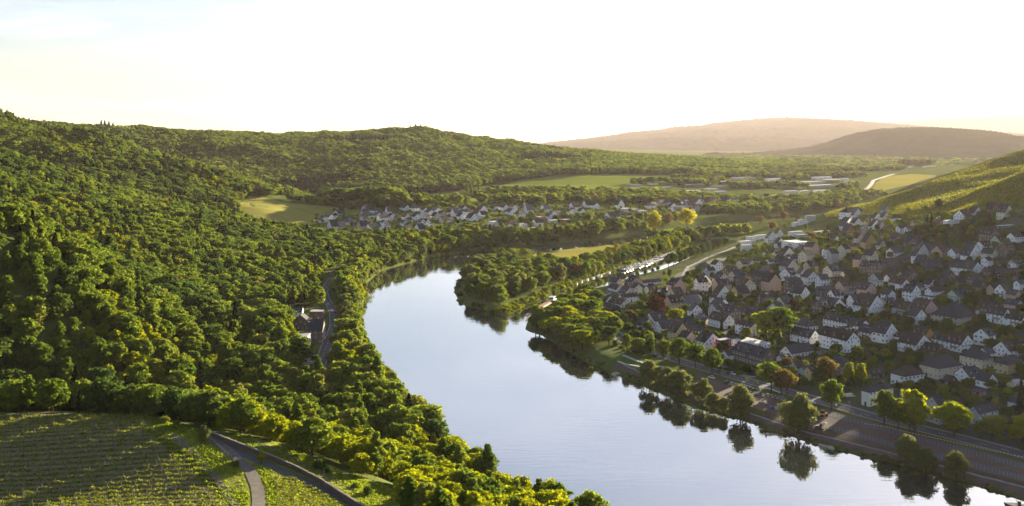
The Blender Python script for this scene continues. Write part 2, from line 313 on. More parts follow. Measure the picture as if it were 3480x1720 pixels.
# ------------------------------------------------------------------ tree models
LM = {
 'green':  leaf_mat('leaves_green', (0.066,0.108,0.017), (0.140,0.180,0.027), (0.15,0.16,0.035)),
 'dark':   leaf_mat('leaves_dark', (0.040,0.072,0.017), (0.078,0.112,0.024)),
 'bright': leaf_mat('leaves_bright', (0.150,0.185,0.016), (0.215,0.230,0.020)),
 'willow': leaf_mat('leaves_willow', (0.085,0.105,0.035), (0.13,0.14,0.042)),
 'copper': leaf_mat('leaves_copper', (0.062,0.020,0.014), (0.085,0.028,0.018), trans=0.3),
 'orange': leaf_mat('leaves_orange', (0.115,0.095,0.03), (0.15,0.115,0.032)),
 'yellow': leaf_mat('leaves_yellow', (0.27,0.26,0.03), (0.30,0.28,0.03), trans=0.5),
 'needle': leaf_mat('needles', (0.018,0.030,0.012), (0.030,0.042,0.016), trans=0.15),
 'blossom':leaf_mat('leaves_blossom', (0.24,0.13,0.14), (0.30,0.18,0.18)),
}
m_bark = mat('bark', (0.085,0.065,0.045), rough=0.95, scale=3, spec=0.05)
def quads(C, Nn, size, rg, aspect=1.0):
    n = len(C); r = rg.normal(size=(n, 3)); a = np.cross(Nn, r); a /= np.linalg.norm(a, axis=1)[:, None]+1e-9
    b = np.cross(Nn, a); b /= np.linalg.norm(b, axis=1)[:, None]+1e-9
    s = (size*rg.uniform(0.6, 1.3, n))[:, None]*0.5
    V = np.stack([C-a*s-b*s*aspect, C+a*s-b*s*aspect*0.6, C+a*s*0.8+b*s*aspect, C-a*s*0.7+b*s*aspect], 1).reshape(-1, 3)
    return V, np.arange(4*n).reshape(n, 4)
def crown_pts(kind, n, rg):       # unit tree: height 1 (z 0..1); crown points with outward normals
    if kind in ('round', 'oval', 'spread', 'tall'):
        zc, rz, rr, nl = {'round': (0.58,0.40,0.36,60), 'oval': (0.57,0.41,0.27,52), 'spread': (0.60,0.34,0.44,72), 'tall': (0.55,0.44,0.20,44)}[kind]
        L = []
        for k in range(nl):
            t = rg.uniform(-0.92, 1); ph = rg.uniform(0, 2*PI); q = math.sqrt(max(0, 1-t*t))*rg.uniform(0.35, 1.0)
            s = rg.uniform(0.13, 0.34)
            L.append((q*math.cos(ph)*rr, q*math.sin(ph)*rr, zc+t*rz*rg.uniform(0.6, 0.95), s*rr*1.15, s*rr*1.15, s*rz*0.85))
        L.append((0, 0, zc, rr*0.55, rr*0.55, rz*0.62))
    elif kind == 'willow':
        L = []
        for k in range(22):
            ph = rg.uniform(0, 2*PI); q = rg.uniform(0.1, 0.85)*0.44; zc = 0.82-0.9*q*q/0.19*0.45+rg.uniform(-0.12, 0.06)
            s = rg.uniform(0.10, 0.17); L.append((q*math.cos(ph), q*math.sin(ph), zc, s, s, s*1.15))
        for k in range(16):
            ph = rg.uniform(0, 2*PI); q = rg.uniform(0.2, 0.9)*0.44; s = rg.uniform(0.09, 0.15); L.append((q*math.cos(ph), q*math.sin(ph), rg.uniform(0.22, 0.45), s, s, s*1.5))
    elif kind == 'bush':
        L = []
        for k in range(16):
            ph = rg.uniform(0, 2*PI); q = rg.uniform(0.0, 0.42); s = rg.uniform(0.16, 0.26); L.append((q*math.cos(ph), q*math.sin(ph), rg.uniform(0.2, 0.75)*(1-q), s, s, s))
    if kind in ('conifer', 'poplar'):
        z = rg.uniform(0.06, 1, n)**(0.85 if kind == 'conifer' else 1); ph = rg.uniform(0, 2*PI, n)
        if kind == 'conifer':
            tier = 0.72+0.28*np.cos(z*2*PI*11); rad = 0.20*(1-z)**0.85*tier+0.006
        else: rad = 0.085*np.sin(np.clip(z, 0, 1)**0.7*PI)**0.6*(0.8+0.35*rg.uniform(size=n))
        q = rad*np.sqrt(rg.uniform(0.45, 1, n)); C = np.stack([q*np.cos(ph), q*np.sin(ph), z], 1)
        Nn = np.stack([np.cos(ph), np.sin(ph), np.full(n, 0.5)], 1)+rg.normal(size=(n, 3))*0.5; return C, Nn
    L = np.array(L); w = L[:, 3]*L[:, 5]; idx = rg.choice(len(L), n*2, p=w/w.sum())
    d = rg.normal(size=(n*2, 3)); d[:, 2] = np.where(rg.uniform(size=n*2) < 0.72, np.abs(d[:, 2]), d[:, 2]); d /= np.linalg.norm(d, axis=1)[:, None]
    rad = (rg.uniform(0.55, 1.0, n*2)+np.abs(rg.normal(size=n*2))*0.22)[:, None]; C = L[idx, :3]+d*L[idx, 3:]*rad
    dep = np.full(n*2, 9.0)
    for l in L: dep = np.minimum(dep, np.sqrt((((C-l[:3])/l[3:])**2).sum(1)))
    keep = np.where(dep > 0.45)[0][:n]; C = C[keep]; d = d[keep]
    Nn = d+rg.normal(size=d.shape)*0.85; return C, Nn
TREES = {}
def tree_model(key, kind, n, leaf, H, lm, seed, aspect=1.0):
    rg = np.random.RandomState(seed); C, Nn = crown_pts(kind, n, rg); C = C*H; V, Fc = quads(C, Nn, leaf, rg, aspect)
    crown = mesh('crown_'+key, V, Fc, [lm])
    b = MB(); th = {'conifer': 0.9, 'poplar': 0.9, 'bush': 0.3}.get(kind, 0.62)*H; r0 = 0.018*H+0.06
    if kind != 'bush':
        b.tube([(0, 0, -0.15*H), (rg.normal()*0.01*H, rg.normal()*0.01*H, th*0.45), (rg.normal()*0.02*H, 0, th)], [r0*1.2, r0*0.85, r0*0.25], 7)
    if kind not in ('conifer', 'poplar'):
        for k in range(6):
            p = C[rg.randint(len(C))]; s = (0, 0, th*rg.uniform(0.35, 0.75)); e = (p[0]*0.8, p[1]*0.8, max(p[2], s[2]*0.9)); md = ((s[0]+e[0])/2, (s[1]+e[1])/2, (s[2]*0.4+e[2]*0.6))
            b.tube([s, md, e], [r0*0.5, r0*0.33, r0*0.1], 5)
    trunk = b.mesh('trunk_'+key, [m_bark]); TREES[key] = (crown, trunk, H, kind)
for i, (k, n) in enumerate([('round', 4200), ('round', 4200), ('oval', 3600), ('spread', 4600), ('tall', 3000)]):
    tree_model('green%d' % i, k, n, 0.55, 12, LM['green'], 10+i)
tree_model('dark0', 'round', 4400, 0.55, 12, LM['dark'], 21); tree_model('dark1', 'spread', 4600, 0.6, 12, LM['dark'], 22); tree_model('dark2', 'oval', 3800, 0.55, 12, LM['dark'], 23)
tree_model('bright0', 'round', 3600, 0.5, 9, LM['bright'], 31); tree_model('bright1', 'oval', 3200, 0.5, 9, LM['bright'], 32); tree_model('bright2', 'spread', 3800, 0.5, 9, LM['bright'], 33)
tree_model('willow0', 'willow', 5200, 0.42, 11, LM['willow'], 41, 1.6); tree_model('willow1', 'willow', 5200, 0.42, 11, LM['willow'], 42, 1.6)
tree_model('copper0', 'round', 5000, 0.6, 14, LM['copper'], 51)
tree_model('orange0', 'round', 2300, 0.5, 10, LM['orange'], 61); tree_model('orange1', 'spread', 2600, 0.5, 10, LM['orange'], 62)
tree_model('yellow0', 'spread', 6000, 0.7, 22, LM['yellow'], 71); tree_model('yellow1', 'round', 6000, 0.7, 22, LM['yellow'], 72)
tree_model('conifer0', 'conifer', 3600, 0.62, 15, LM['needle'], 81); tree_model('conifer1', 'conifer', 3000, 0.6, 15, LM['needle'], 82)
tree_model('poplar0', 'poplar', 3000, 0.6, 20, LM['green'], 91)
tree_model('bush0', 'bush', 900, 0.35, 3, LM['green'], 95); tree_model('bush1', 'bush', 900, 0.35, 3, LM['dark'], 96); tree_model('bush2', 'bush', 900, 0.35, 3, LM['willow'], 97); tree_model('bush3', 'bush', 800, 0.35, 3, LM['bright'], 98)
tree_model('blossom0', 'round', 2600, 0.5, 8, LM['blossom'], 99)
def lite(key, n, leaf):          # a woodland copy: crown and trunk in one mesh
    crown, trunk, H, kind = TREES[key]
    nv = len(crown.vertices); co = np.empty(nv*3, np.float32); crown.vertices.foreach_get('co', co); co = co.reshape(-1, 4, 3)
    rg = np.random.RandomState(5); sel = rg.choice(len(co), min(n, len(co)), replace=False); q = co[sel]; c = q.mean(1, keepdims=True)
    q = c+(q-c)*leaf; V = q.reshape(-1, 3); Fc = np.arange(len(V)).reshape(-1, 4)
    tv = np.array([[0.15, 0, -2], [-0.1, 0.14, -2], [-0.1, -0.14, -2], [0, 0, H*0.6]]); tf = np.array([[0, 1, 3, 3], [1, 2, 3, 3], [2, 0, 3, 3]])
    V2 = np.concatenate([V, tv]); me = mesh('wood_'+key, list(map(tuple, V2)), [tuple(f) for f in Fc]+[tuple(np.array(f[:3])+len(V)) for f in tf], [crown.materials[0], m_bark], [0]*len(Fc)+[1]*3)
    return me
PROTO = bpy.data.collections.new('woodland_models')
PKEYS = ['green0','green1','green2','green3','green4','dark0','dark1','dark2','bright0','bright1','bright2','willow0','conifer0','orange0','copper0','bush0','bush1','bush3']
for i, k in enumerate(PKEYS):
    o = bpy.data.objects.new('wood%02d_%s' % (i, k), lite(k, 2600, 1.15)); PROTO.objects.link(o)
PROTOF = bpy.data.collections.new('far_woodland_models')
for i, k in enumerate(PKEYS):
    o = bpy.data.objects.new('farwood%02d_%s' % (i, k), lite(k, 700, 2.0)); PROTOF.objects.link(o)
PI_ = {k: i for i, k in enumerate(PKEYS)}; PH = {k: TREES[k][2] for k in PKEYS}
def scatter_tree_group():
    ng = bpy.data.node_groups.new('woodland', 'GeometryNodeTree')
    ng.interface.new_socket('Geometry', in_out='INPUT', socket_type='NodeSocketGeometry'); s = ng.interface.new_socket('Models', in_out='INPUT', socket_type='NodeSocketCollection')
    ng.interface.new_socket('Geometry', in_out='OUTPUT', socket_type='NodeSocketGeometry')
    N = ng.nodes; L = ng.links; gi = N.new('NodeGroupInput'); go = N.new('NodeGroupOutput')
    ci = N.new('GeometryNodeCollectionInfo'); ci.inputs['Separate Children'].default_value = True; ci.inputs['Reset Children'].default_value = True
    L.new(gi.outputs[1], ci.inputs[0])
    ip = N.new('GeometryNodeInstanceOnPoints'); ip.inputs['Pick Instance'].default_value = True
    def attr(n, t):
        a = N.new('GeometryNodeInputNamedAttribute'); a.data_type = t; a.inputs[0].default_value = n; return a.outputs[0]
    L.new(gi.outputs[0], ip.inputs['Points']); L.new(ci.outputs[0], ip.inputs['Instance'])
    L.new(attr('idx', 'INT'), ip.inputs['Instance Index']); L.new(attr('scl', 'FLOAT_VECTOR'), ip.inputs['Scale'])
    cx = N.new('ShaderNodeCombineXYZ'); L.new(attr('rot', 'FLOAT'), cx.inputs[2]); L.new(cx.outputs[0], ip.inputs['Rotation'])
    L.new(ip.outputs[0], go.inputs[0]); return ng
NG = scatter_tree_group(); NGID = [i.identifier for i in NG.interface.items_tree if i.name == 'Models'][0]
def woodland(name, label, pts, keys, heights, widths, models=None, rgs=1, cat='forest'):
    """pts (n,3); keys: list of model names per point"""
    n = len(pts); rg = np.random.RandomState(rgs); me = bpy.data.meshes.new(name); me.vertices.add(n); me.vertices.foreach_set('co', np.asarray(pts, np.float32).ravel())
    a = me.attributes.new('idx', 'INT', 'POINT'); a.data.foreach_set('value', np.array([PI_[k] for k in keys], np.int32))
    hh = np.array([PH[k] for k in keys]); sz = np.asarray(heights)/hh; sw = sz*np.asarray(widths)
    a = me.attributes.new('scl', 'FLOAT_VECTOR', 'POINT'); a.data.foreach_set('vector', np.stack([sw, sw, sz], 1).astype(np.float32).ravel())
    a = me.attributes.new('rot', 'FLOAT', 'POINT'); a.data.foreach_set('value', rg.uniform(0, 6.28, n).astype(np.float32))
    o = obj(name, me, kind='stuff', label=label, cat=cat); md = o.modifiers.new('woodland', 'NODES'); md.node_group = NG; md[NGID] = models or PROTO
    return o
# ------------------------------------------------------------------ where things stand
def G3(px, py): return Vector(ground(px, py))
def gw(pts): return [ground(*p)[:2] for p in pts]
ROAD_L = [W0(*p, 6.0) for p in [(1070,1290),(1079,1260),(1094,1223),(1109,1178),(1128,1140),(1138,1102),(1135,1072),(1124,1046),(1109,1020),(1099,990)]]+[(-127,700),(-124,760),(-112,830),(-88,900),(-50,960)]
HOUSES_L = [W0(*p, 7.0) for p in [(1110,1180),(1110,1060),(1060,1040),(960,1050),(950,1110),(1000,1170),(1040,1260),(1075,1262)]]
# image-space outlines of open ground (ground points)
NEAR_OPEN = [(-300,1380),(0,1392),(300,1398),(480,1418),(560,1432),(690,1460),(740,1478),(850,1482),(960,1508),(1060,1556),(1180,1606),(1330,1658),(1380,1700),(1400,1900),(-300,1900)]
FIELD_L = [(800,700),(850,668),(900,668),(960,688),(1100,703),(1240,716),(1200,770),(1080,806),(900,795),(820,745)]
VILLAGE_L = [(1050,770),(1070,735),(1150,715),(1300,700),(1500,695),(1800,690),(2000,690),(2060,720),(2000,800),(1700,810),(1560,800),(1450,815),(1300,820),(1180,845),(1080,815)]
FIELD_F = [(1640,640),(1780,606),(1920,592),(2100,590),(2360,600),(2480,612),(2300,640),(2000,655),(1720,652)]
def jitter_grid(x0, x1, y0, y1, s, rg, j=0.42):
    xs, ys = np.meshgrid(np.arange(x0, x1, s), np.arange(y0, y1, s)); xs = xs.ravel()+rg.uniform(-j, j, xs.size)*s; ys = ys.ravel()+rg.uniform(-j, j, ys.size)*s
    return xs, ys
def seen(x, y, z, m=140, h=14):
    px, py = proj(x, np.maximum(y, 1), z); return (px > -m) & (px < IMW+m) & (py-h*F/np.maximum(y, 1) < IMH+60)
def visible(x, y, z, top=16):     # is the point (lifted by top) in front of the land as the camera sees it
    ok = np.ones(len(x), bool); zt = z+top
    for t in np.linspace(0.12, 0.97, 60):
        ok &= (CAMH+(zt-CAMH)*t) > hz(x*t, y*t)-2
    return ok
rgf = np.random.RandomState(77)
# wood on the near slopes (spurs A, B and C and the slope down to the river)
x, y = jitter_grid(-800, 120, 195, 1480, 5.9, rgf); z = hz(x, y); px, py = proj(x, y, z)
bank = dwater(x, y)
leftbank = np.interp(y, [150,200,270,350,462,560,645,720,794,856,913,962,1030,1105], [100,76,24,-28,-66,-88,-96,-106,-104,-81,-43,20,90,150])
ok = (x < leftbank-1.5) & (bank > 1.5) & seen(x, y, z)
ok &= ~(inpoly(px, py, NEAR_OPEN) & (y < 284)) & (dline(x, y, ROAD_L) > 7.5) & ~inpoly(x, y, HOUSES_L)
ok &= ~(inpoly(px, py, FIELD_L) & (y > 950)) & ~(inpoly(px, py, VILLAGE_L) & (y > 930)) & ~((py < 775) & (y > 1000) & (x > -230)) & ~((y > 1130) & (x > -300))
ok &= visible(x, y, z)
WX, WY, WZ = x[ok], y[ok], z[ok]
def species(x, y, z, rg):
    ks = []
    n1 = np.sin(x/37+1)+np.sin(y/45+2)+np.sin((x+y)/23)
    for i in range(len(x)):
        r = rg.uniform()
        lowslope = y[i] < 335 and x[i] > -80
        if lowslope: k = rg.choice(['bright0','bright1','bright2','green1','green4','green2'], p=[.26,.22,.22,.1,.1,.1])
        elif r < 0.003: k = 'copper0' if r < 0.001 else 'orange0'
        elif r < 0.024: k = 'conifer0'
        elif n1[i] > 0.9: k = rg.choice(['dark0','dark1','dark2','green0'])
        elif n1[i] < -1.1: k = rg.choice(['bright0','bright1','green1','green2'])
        else: k = rg.choice(['green0','green1','green2','green3','green4','dark0'])
        ks.append(k)
    return ks
rgs = np.random.RandomState(5)
WK = species(WX, WY, WZ, rgs)
WH = rgs.uniform(6.5, 14.0, len(WX)); WWd = rgs.uniform(0.95, 1.4, len(WX))
low = np.array([k.startswith('bright') for k in WK]); WH[low] *= 0.82; WH[(WY < 335)] *= 0.85
WH[(WY < 302) & (CX+F*WX/WY < 720)] *= 0.9
con = np.array([k.startswith('conifer') for k in WK]); WH[con] *= 1.35
nearw = WY < 790
# the nearest trees of the wood stand as single trees (built further below)
sz_ = WH/WY*(((CX+F*WX/WY) > 0) & ((CX+F*WX/WY) < 2100))
_pick = np.argsort(-sz_)[:90]; PICK = np.zeros(len(WX), bool); PICK[_pick] = True
woodland('forest', 'dense green deciduous wood covering the near slopes above the river', np.stack([WX, WY, WZ-0.4], 1)[nearw & ~PICK], [k for k, q in zip(WK, nearw & ~PICK) if q], WH[nearw & ~PICK], WWd[nearw & ~PICK])
f2 = ~nearw
woodland('forest', 'darker wood on the long ridge behind the near slope', np.stack([WX, WY, WZ-0.4], 1)[f2], [k for k, q in zip(WK, f2) if q], WH[f2], WWd[f2]*1.05, rgs=2)
# woods on the hills beyond the village
x, y = jitter_grid(-1150, 1150, 1180, 3050, 7.6, rgf); z = hz(x, y); px, py = proj(x, y, z)
foot = np.interp(px, [700,850,1000,1280,1400,1560,1700,1920,2100,2400,2560,2700,2850,3000], [700,662,668,690,664,648,622,596,594,596,592,584,572,560])
ok = (py < foot) & ~((x > 250) & (y < 1750)) & ((x > -300) | (y > 1480)) & seen(x, y, z) & ~(inpoly(px, py, FIELD_L)) & (z > 14) & visible(x, y, z)
X2, Y2, Z2 = x[ok], y[ok], z[ok]
K2 = list(rgf.choice(['green0','green1','green3','dark0','dark1','dark2','green2'], len(X2)))
n2 = np.sin(X2/61+.4)+np.sin(Y2/80+1)+np.sin((X2-Y2)/40)
for i in range(len(K2)):
    if n2[i] > 1.75: K2[i] = 'conifer0'
    elif n2[i] < -2.85: K2[i] = 'green2'
woodland('forest', 'hazy green wood over the broad hill beyond the riverside village', np.stack([X2, Y2, Z2-0.5], 1), K2, rgf.uniform(10, 15.5, len(X2)), rgf.uniform(1.0, 1.35, len(X2)), models=PROTOF, rgs=3)
print('FOREST', len(WX), len(X2), nearw.sum())

# woods scattered over the far valley floor and round the foot of the far hills
x, y = jitter_grid(-500, 2300, 2850, 4400, 27, rgf); z = hz(x, y); nn = np.sin(x/130)+np.sin(y/95+x/300)+np.sin((x+y)/210); ok = seen(x, y, z) & (nn > -0.9) & (z < 60); x, y, z = x[ok], y[ok], z[ok]
woodland('forest', 'hazy scattered woods on the far valley floor', np.stack([x, y, z-0.5], 1), list(rgf.choice(['green0','dark0','dark1','green3','orange0'], len(x), p=[.3,.3,.2,.17,.03])), rgf.uniform(12, 18, len(x)), rgf.uniform(1.6, 2.6, len(x)), models=PROTOF, rgs=9)
# ------------------------------------------------------------------ roads, paths, fields
def resample(pts, step):
    pts = np.asarray(pts, float); d = np.r_[0, np.cumsum(np.hypot(*np.diff(pts, axis=0).T))]; n = max(2, int(d[-1]/step)+1); t = np.linspace(0, d[-1], n)
    q = np.stack([np.interp(t, d, pts[:, k]) for k in range(2)], 1)
    for _ in range(3): q[1:-1] = 0.25*q[:-2]+0.5*q[1:-1]+0.25*q[2:]
    return q
def strip(name, pts, w, m, off=0.12, step=2.0, cross=4, side=0.0, skirt=False, **kw):
    q = resample(pts, step); t = np.gradient(q, axis=0); t /= np.linalg.norm(t, axis=1)[:, None]; nrm = np.stack([t[:, 1], -t[:, 0]], 1)
    V = []; Fc = []; n = cross+1
    for i in range(len(q)):
        for k in range(n):
            p = q[i]+nrm[i]*(side+w*(k/cross-0.5)); V.append((p[0], p[1], float(max(hz(p[0], p[1]), -0.5))+off))
    for i in range(len(q)-1):
        for k in range(cross): Fc.append((i*n+k, i*n+k+1, (i+1)*n+k+1, (i+1)*n+k))
    return obj(name, mesh(name, np.array(V), np.array(Fc), [m]), kind=kw.pop('kind', 'structure'), **kw)
def loft(A, B, n, m):          # ground points between two image-space lines
    def rs(L, n):
        L = np.asarray(L, float); d = np.r_[0, np.cumsum(np.hypot(*np.diff(L, axis=0).T))]; t = np.linspace(0, d[-1], n); return np.stack([np.interp(t, d, L[:, k]) for k in range(2)], 1)
    a = rs(A, n+1); b = rs(B, n+1)
    return np.array([[ground(*(a[i]*(1-t)+b[i]*t))[:2] for t in np.linspace(0, 1, m+1)] for i in range(n+1)])
def patch(name, A, B, n, m, mt, off=0.1, **kw):
    g = loft(A, B, n, m); V = [(p[0], p[1], float(hz(p[0], p[1]))+off) for r in g for p in r]
    Fc = [(i*(m+1)+j, (i+1)*(m+1)+j, (i+1)*(m+1)+j+1, i*(m+1)+j+1) for i in range(n) for j in range(m)]
    return obj(name, mesh(name, np.array(V), np.array(Fc), [mt], smooth=True), kind=kw.pop('kind', 'structure'), **kw)
m_asph = mat('asphalt', (0.072,0.072,0.078), rough=0.85, var=0.08, scale=0.4, bump=0.1, bscale=6, spec=0.25)
m_track = mat('farm_track', (0.14,0.125,0.11), rough=0.95, var=0.1, scale=0.8, bump=0.3, spec=0.1)
m_red = mat('red_asphalt', (0.115,0.078,0.066), rough=0.9, var=0.1, scale=0.25, bump=0.1, spec=0.15)
m_pave = mat('grey_pavers', (0.19,0.20,0.21), rough=0.85, var=0.1, scale=0.7, bump=0.2, spec=0.2)
m_bays = mat('parking_pavers', (0.085,0.087,0.093), rough=0.85, var=0.08, scale=0.7, spec=0.2)
m_dirt = mat('bare_earth', (0.10,0.075,0.055), rough=1, var=0.14, scale=0.5, bump=0.6, bscale=2, spec=0.05)
m_line = mat('road_paint', (0.62,0.62,0.60), rough=0.7, var=0.08, scale=3)
m_grassb = mat('bank_grass', (0.085,0.13,0.02), rough=1, col2=(0.05,0.075,0.018), scale=0.35, bump=0.8, bscale=2.5, spec=0.03)
m_grassn = mat('slope_grass', (0.19,0.21,0.028), rough=1, col2=(0.11,0.12,0.03), scale=0.22, bump=0.9, bscale=2.2, spec=0.03)
m_hay = mat('hay_field', (0.27,0.24,0.055), rough=1, col2=(0.20,0.19,0.045), scale=0.03, spec=0.0, stretch=(0.3,1.5,1))
m_field = mat('green_field', (0.16,0.19,0.03), rough=1, col2=(0.115,0.145,0.027), scale=0.012, spec=0.0)
m_vine = mat('vineyard_soil', (0.16,0.135,0.09), rough=1, col2=(0.12,0.115,0.05), scale=0.25, bump=0.5, bscale=2, spec=0.03)
m_vinef = mat('vineyard_grass', (0.135,0.135,0.032), rough=1, col2=(0.105,0.095,0.03), scale=0.04, spec=0.0)
m_town = mat('town_yards', (0.055,0.075,0.025), rough=1, col2=(0.06,0.056,0.052), scale=0.09, bump=0.4, bscale=1, spec=0.05, detail=2)
TOWN_ROAD = gw([(2062,992),(2040,1010),(2030,1045),(2050,1100),(2115,1158),(2190,1190),(2270,1215),(2340,1237),(2400,1256),(2490,1280),(2576,1306),(2690,1336),(2777,1362),(2878,1391),(2940,1410),(3015,1430),(3119,1456),(3294,1499),(3480,1548),(3600,1582)])
patch('town_ground', [(2120,1190),(2330,1225),(2500,1270),(2700,1325),(2900,1385),(3200,1465),(3560,1560)], [(2300,930),(2480,860),(2700,800),(2900,760),(3100,740),(3300,720),(3600,700)], 60, 50, m_town, 0.05)
strip('street', TOWN_ROAD, 4.9, m_asph, 0.16)
strip('pavement', TOWN_ROAD, 1.5, m_pave, 0.24, side=-3.3, cross=2); strip('pavement', TOWN_ROAD, 1.1, m_pave, 0.24, side=3.1, cross=2)
PROM = gw([(2090,1240),(2150,1268),(2300,1337),(2450,1390),(2560,1422),(2640,1452),(2776,1492),(2900,1522),(3070,1567),(3200,1600),(3340,1638),(3480,1674),(3600,1706)])
strip('promenade', PROM, 2.9, m_red, 0.14); strip('paver_strip', PROM, 0.9, m_pave, 0.2, side=-2.1, cross=2)
patch('car_park', [(2370,1262),(2440,1292),(2560,1328),(2690,1362),(2800,1392),(2950,1432),(3100,1474),(3300,1524),(3480,1574),(3580,1602)], [(2360,1310),(2440,1348),(2560,1385),(2690,1432),(2800,1462),(2950,1505),(3100,1545),(3300,1592),(3480,1640),(3580,1665)], 70, 10, m_red, 0.10)
patch('parking_bays', [(2800,1396),(2950,1436),(3100,1478),(3300,1528),(3480,1578),(3580,1606)], [(2800,1410),(2950,1452),(3100,1494),(3300,1545),(3480,1596),(3580,1624)], 50, 3, m_bays, 0.15)
patch('parking_bays', [(2800,1438),(2950,1480),(3100,1522),(3300,1570),(3480,1618),(3580,1644)], [(2800,1453),(2950,1496),(3100,1539),(3300,1587),(3480,1635),(3580,1661)], 50, 3, m_bays, 0.15)
patch('construction_ground', [(2600,1395),(2690,1425),(2800,1458)], [(2600,1430),(2690,1462),(2800,1490)], 20, 4, m_dirt, 0.13)
patch('construction_ground', [(2800,1458),(2950,1500),(3100,1542),(3300,1594),(3480,1642),(3580,1668)], [(2800,1482),(2950,1521),(3100,1560),(3300,1612),(3480,1658),(3580,1684)], 40, 4, m_dirt, 0.13)
b = MB()                                     # painted bay lines
for (A, B, nb) in [([(2800,1396),(3100,1478),(3580,1606)], [(2800,1410),(3100,1494),(3580,1624)], 60), ([(2800,1438),(3100,1522),(3580,1644)], [(2800,1453),(3100,1539),(3580,1661)], 60)]:
    g = loft(A, B, nb, 1)
    for r in g:
        p, q = Vector((*r[0], float(hz(*r[0]))+0.24)), Vector((*r[1], float(hz(*r[1]))+0.24)); s = (q-p).normalized().cross(Vector((0, 0, 1)))*0.035
        b.poly([p-s, p+s, q+s, q-s])
obj('bay_markings', b.mesh('bay_markings', [mat('worn_paint', (0.26,0.26,0.26), rough=0.8)]), kind='structure')
def dashes(pts, on, gap, w, off, side=0.0, name='lane_markings'):
    q = resample(pts, 0.5); t = np.gradient(q, axis=0); t /= np.linalg.norm(t, axis=1)[:, None]; nr = np.stack([t[:, 1], -t[:, 0]], 1); b = MB(); i = 0; k = int(on/0.5); g = int((on+gap)/0.5)
    while i+k < len(q):
        L = [q[j]+nr[j]*(side-w/2) for j in (i, i+k)]+[q[j]+nr[j]*(side+w/2) for j in (i+k, i)]
        b.poly([(p[0], p[1], float(hz(*p))+off) for p in L]); i += g
    obj(name, b.mesh(name, [m_line]), kind='structure')
dashes(TOWN_ROAD, 3, 4.5, 0.11, 0.25)
# left bank road
strip('road', ROAD_L, 5.6, m_asph, 0.18); dashes(ROAD_L[:12], 3, 4, 0.14, 0.27); dashes(ROAD_L[:12], 4, 0, 0.12, 0.27, side=2.5); dashes(ROAD_L[:12], 4, 0, 0.12, 0.27, side=-2.5)
strip('footpath', [W0(*p, 6) for p in [(1100,1225),(1116,1253),(1122,1290),(1157,1345),(1180,1390)]], 1.8, m_track, 0.16)
strip('verge', [(p[0]+5.2, p[1]) for p in ROAD_L[:11]], 3.6, m_grassb, 0.08)
# railway and road behind the harbour
RAIL = [W0(*p, 5.5) for p in [(2140,962),(2230,934),(2293,909),(2371,883),(2440,855),(2501,829),(2560,805),(2600,795)]]
strip('railway_bed', RAIL, 3.8, mat('ballast', (0.085,0.075,0.066), rough=1, var=0.12, scale=0.5, spec=0.0), 0.16, step=4); strip('rail_track', RAIL, 0.25, mat('rail_steel', (0.16,0.13,0.11), rough=0.5), 0.3, step=4, cross=1, side=0.6); strip('rail_track', RAIL, 0.25, MATS['rail_steel'], 0.3, step=4, cross=1, side=-0.6)
strip('street', [W0(*p, 5.8) for p in [(2310,985),(2318,940),(2336,905),(2406,872),(2470,850),(2500,838)]], 3.0, m_asph, 0.2, step=3)
# lanes up the right slope
VROAD = gw([(2905,850),(2936,792),(2946,750),(2965,718),(2960,694),(2995,680),(3068,646),(3120,624),(3181,603)])
strip('lane', VROAD, 4.0, m_track, 0.3, step=3); strip('lane', gw([(3140,650),(3166,655),(3229,673),(3291,691),(3340,702)]), 3.0, m_track, 0.3, step=3)
# fields
patch('hay_meadow', [(1690,884),(1760,867),(1860,851),(2000,834),(2130,815),(2230,800)], [(1800,905),(1960,905),(2050,890),(2110,870),(2180,840),(2236,806)], 40, 12, m_hay, 0.15)
patch('field', [(800,700),(850,668),(900,672),(960,688),(1100,702),(1240,715)], [(800,708),(880,745),(960,762),(1040,768),(1120,752),(1240,724)], 44, 12, mat('vine_field', (0.25,0.235,0.06), rough=1, col2=(0.18,0.18,0.045), scale=0.05, spec=0.0, stretch=(1,3,1)), 0.3)
patch('field', [(1655,645),(1780,610),(1920,592),(2100,591),(2360,600),(2420,602)], [(1680,656),(1850,660),(2000,652),(2200,640),(2400,628),(2470,618)], 60, 16, m_field, 0.6)
patch('field', [(2570,668),(2700,655),(2800,650),(2870,652)], [(2580,682),(2700,672),(2800,664),(2860,660)], 20, 6, m_hay, 0.4)
patch('field', [(2960,650),(2975,622),(3010,600),(3100,592),(3180,597)], [(2990,652),(3040,640),(3100,628),(3150,614),(3180,602)], 24, 12, m_hay, 0.5)
patch('field', [(1380,690),(1640,672),(1750,668)], [(1400,706),(1640,700),(1760,690)], 16, 5, m_field, 0.4)
patch('field', [(1850,690),(1960,680),(2030,678)], [(1870,702),(1960,700),(2050,694)], 14, 5, m_field, 0.4)
strip('road', gw([(2920,655),(2950,640),(2962,627),(2968,614),(3010,600),(3040,592)]), 7, m_track, 0.6, step=6)
patch('riverside_park', [(1960,1185),(2060,1222),(2160,1255)], [(2120,1180),(2200,1205),(2290,1232)], 20, 8, m_grassb, 0.08)
patch('gravel_quarry', [(1740,770),(1830,772),(1960,778)], [(1760,800),(1860,795),(1990,790)], 16, 6, m_track, 0.3)
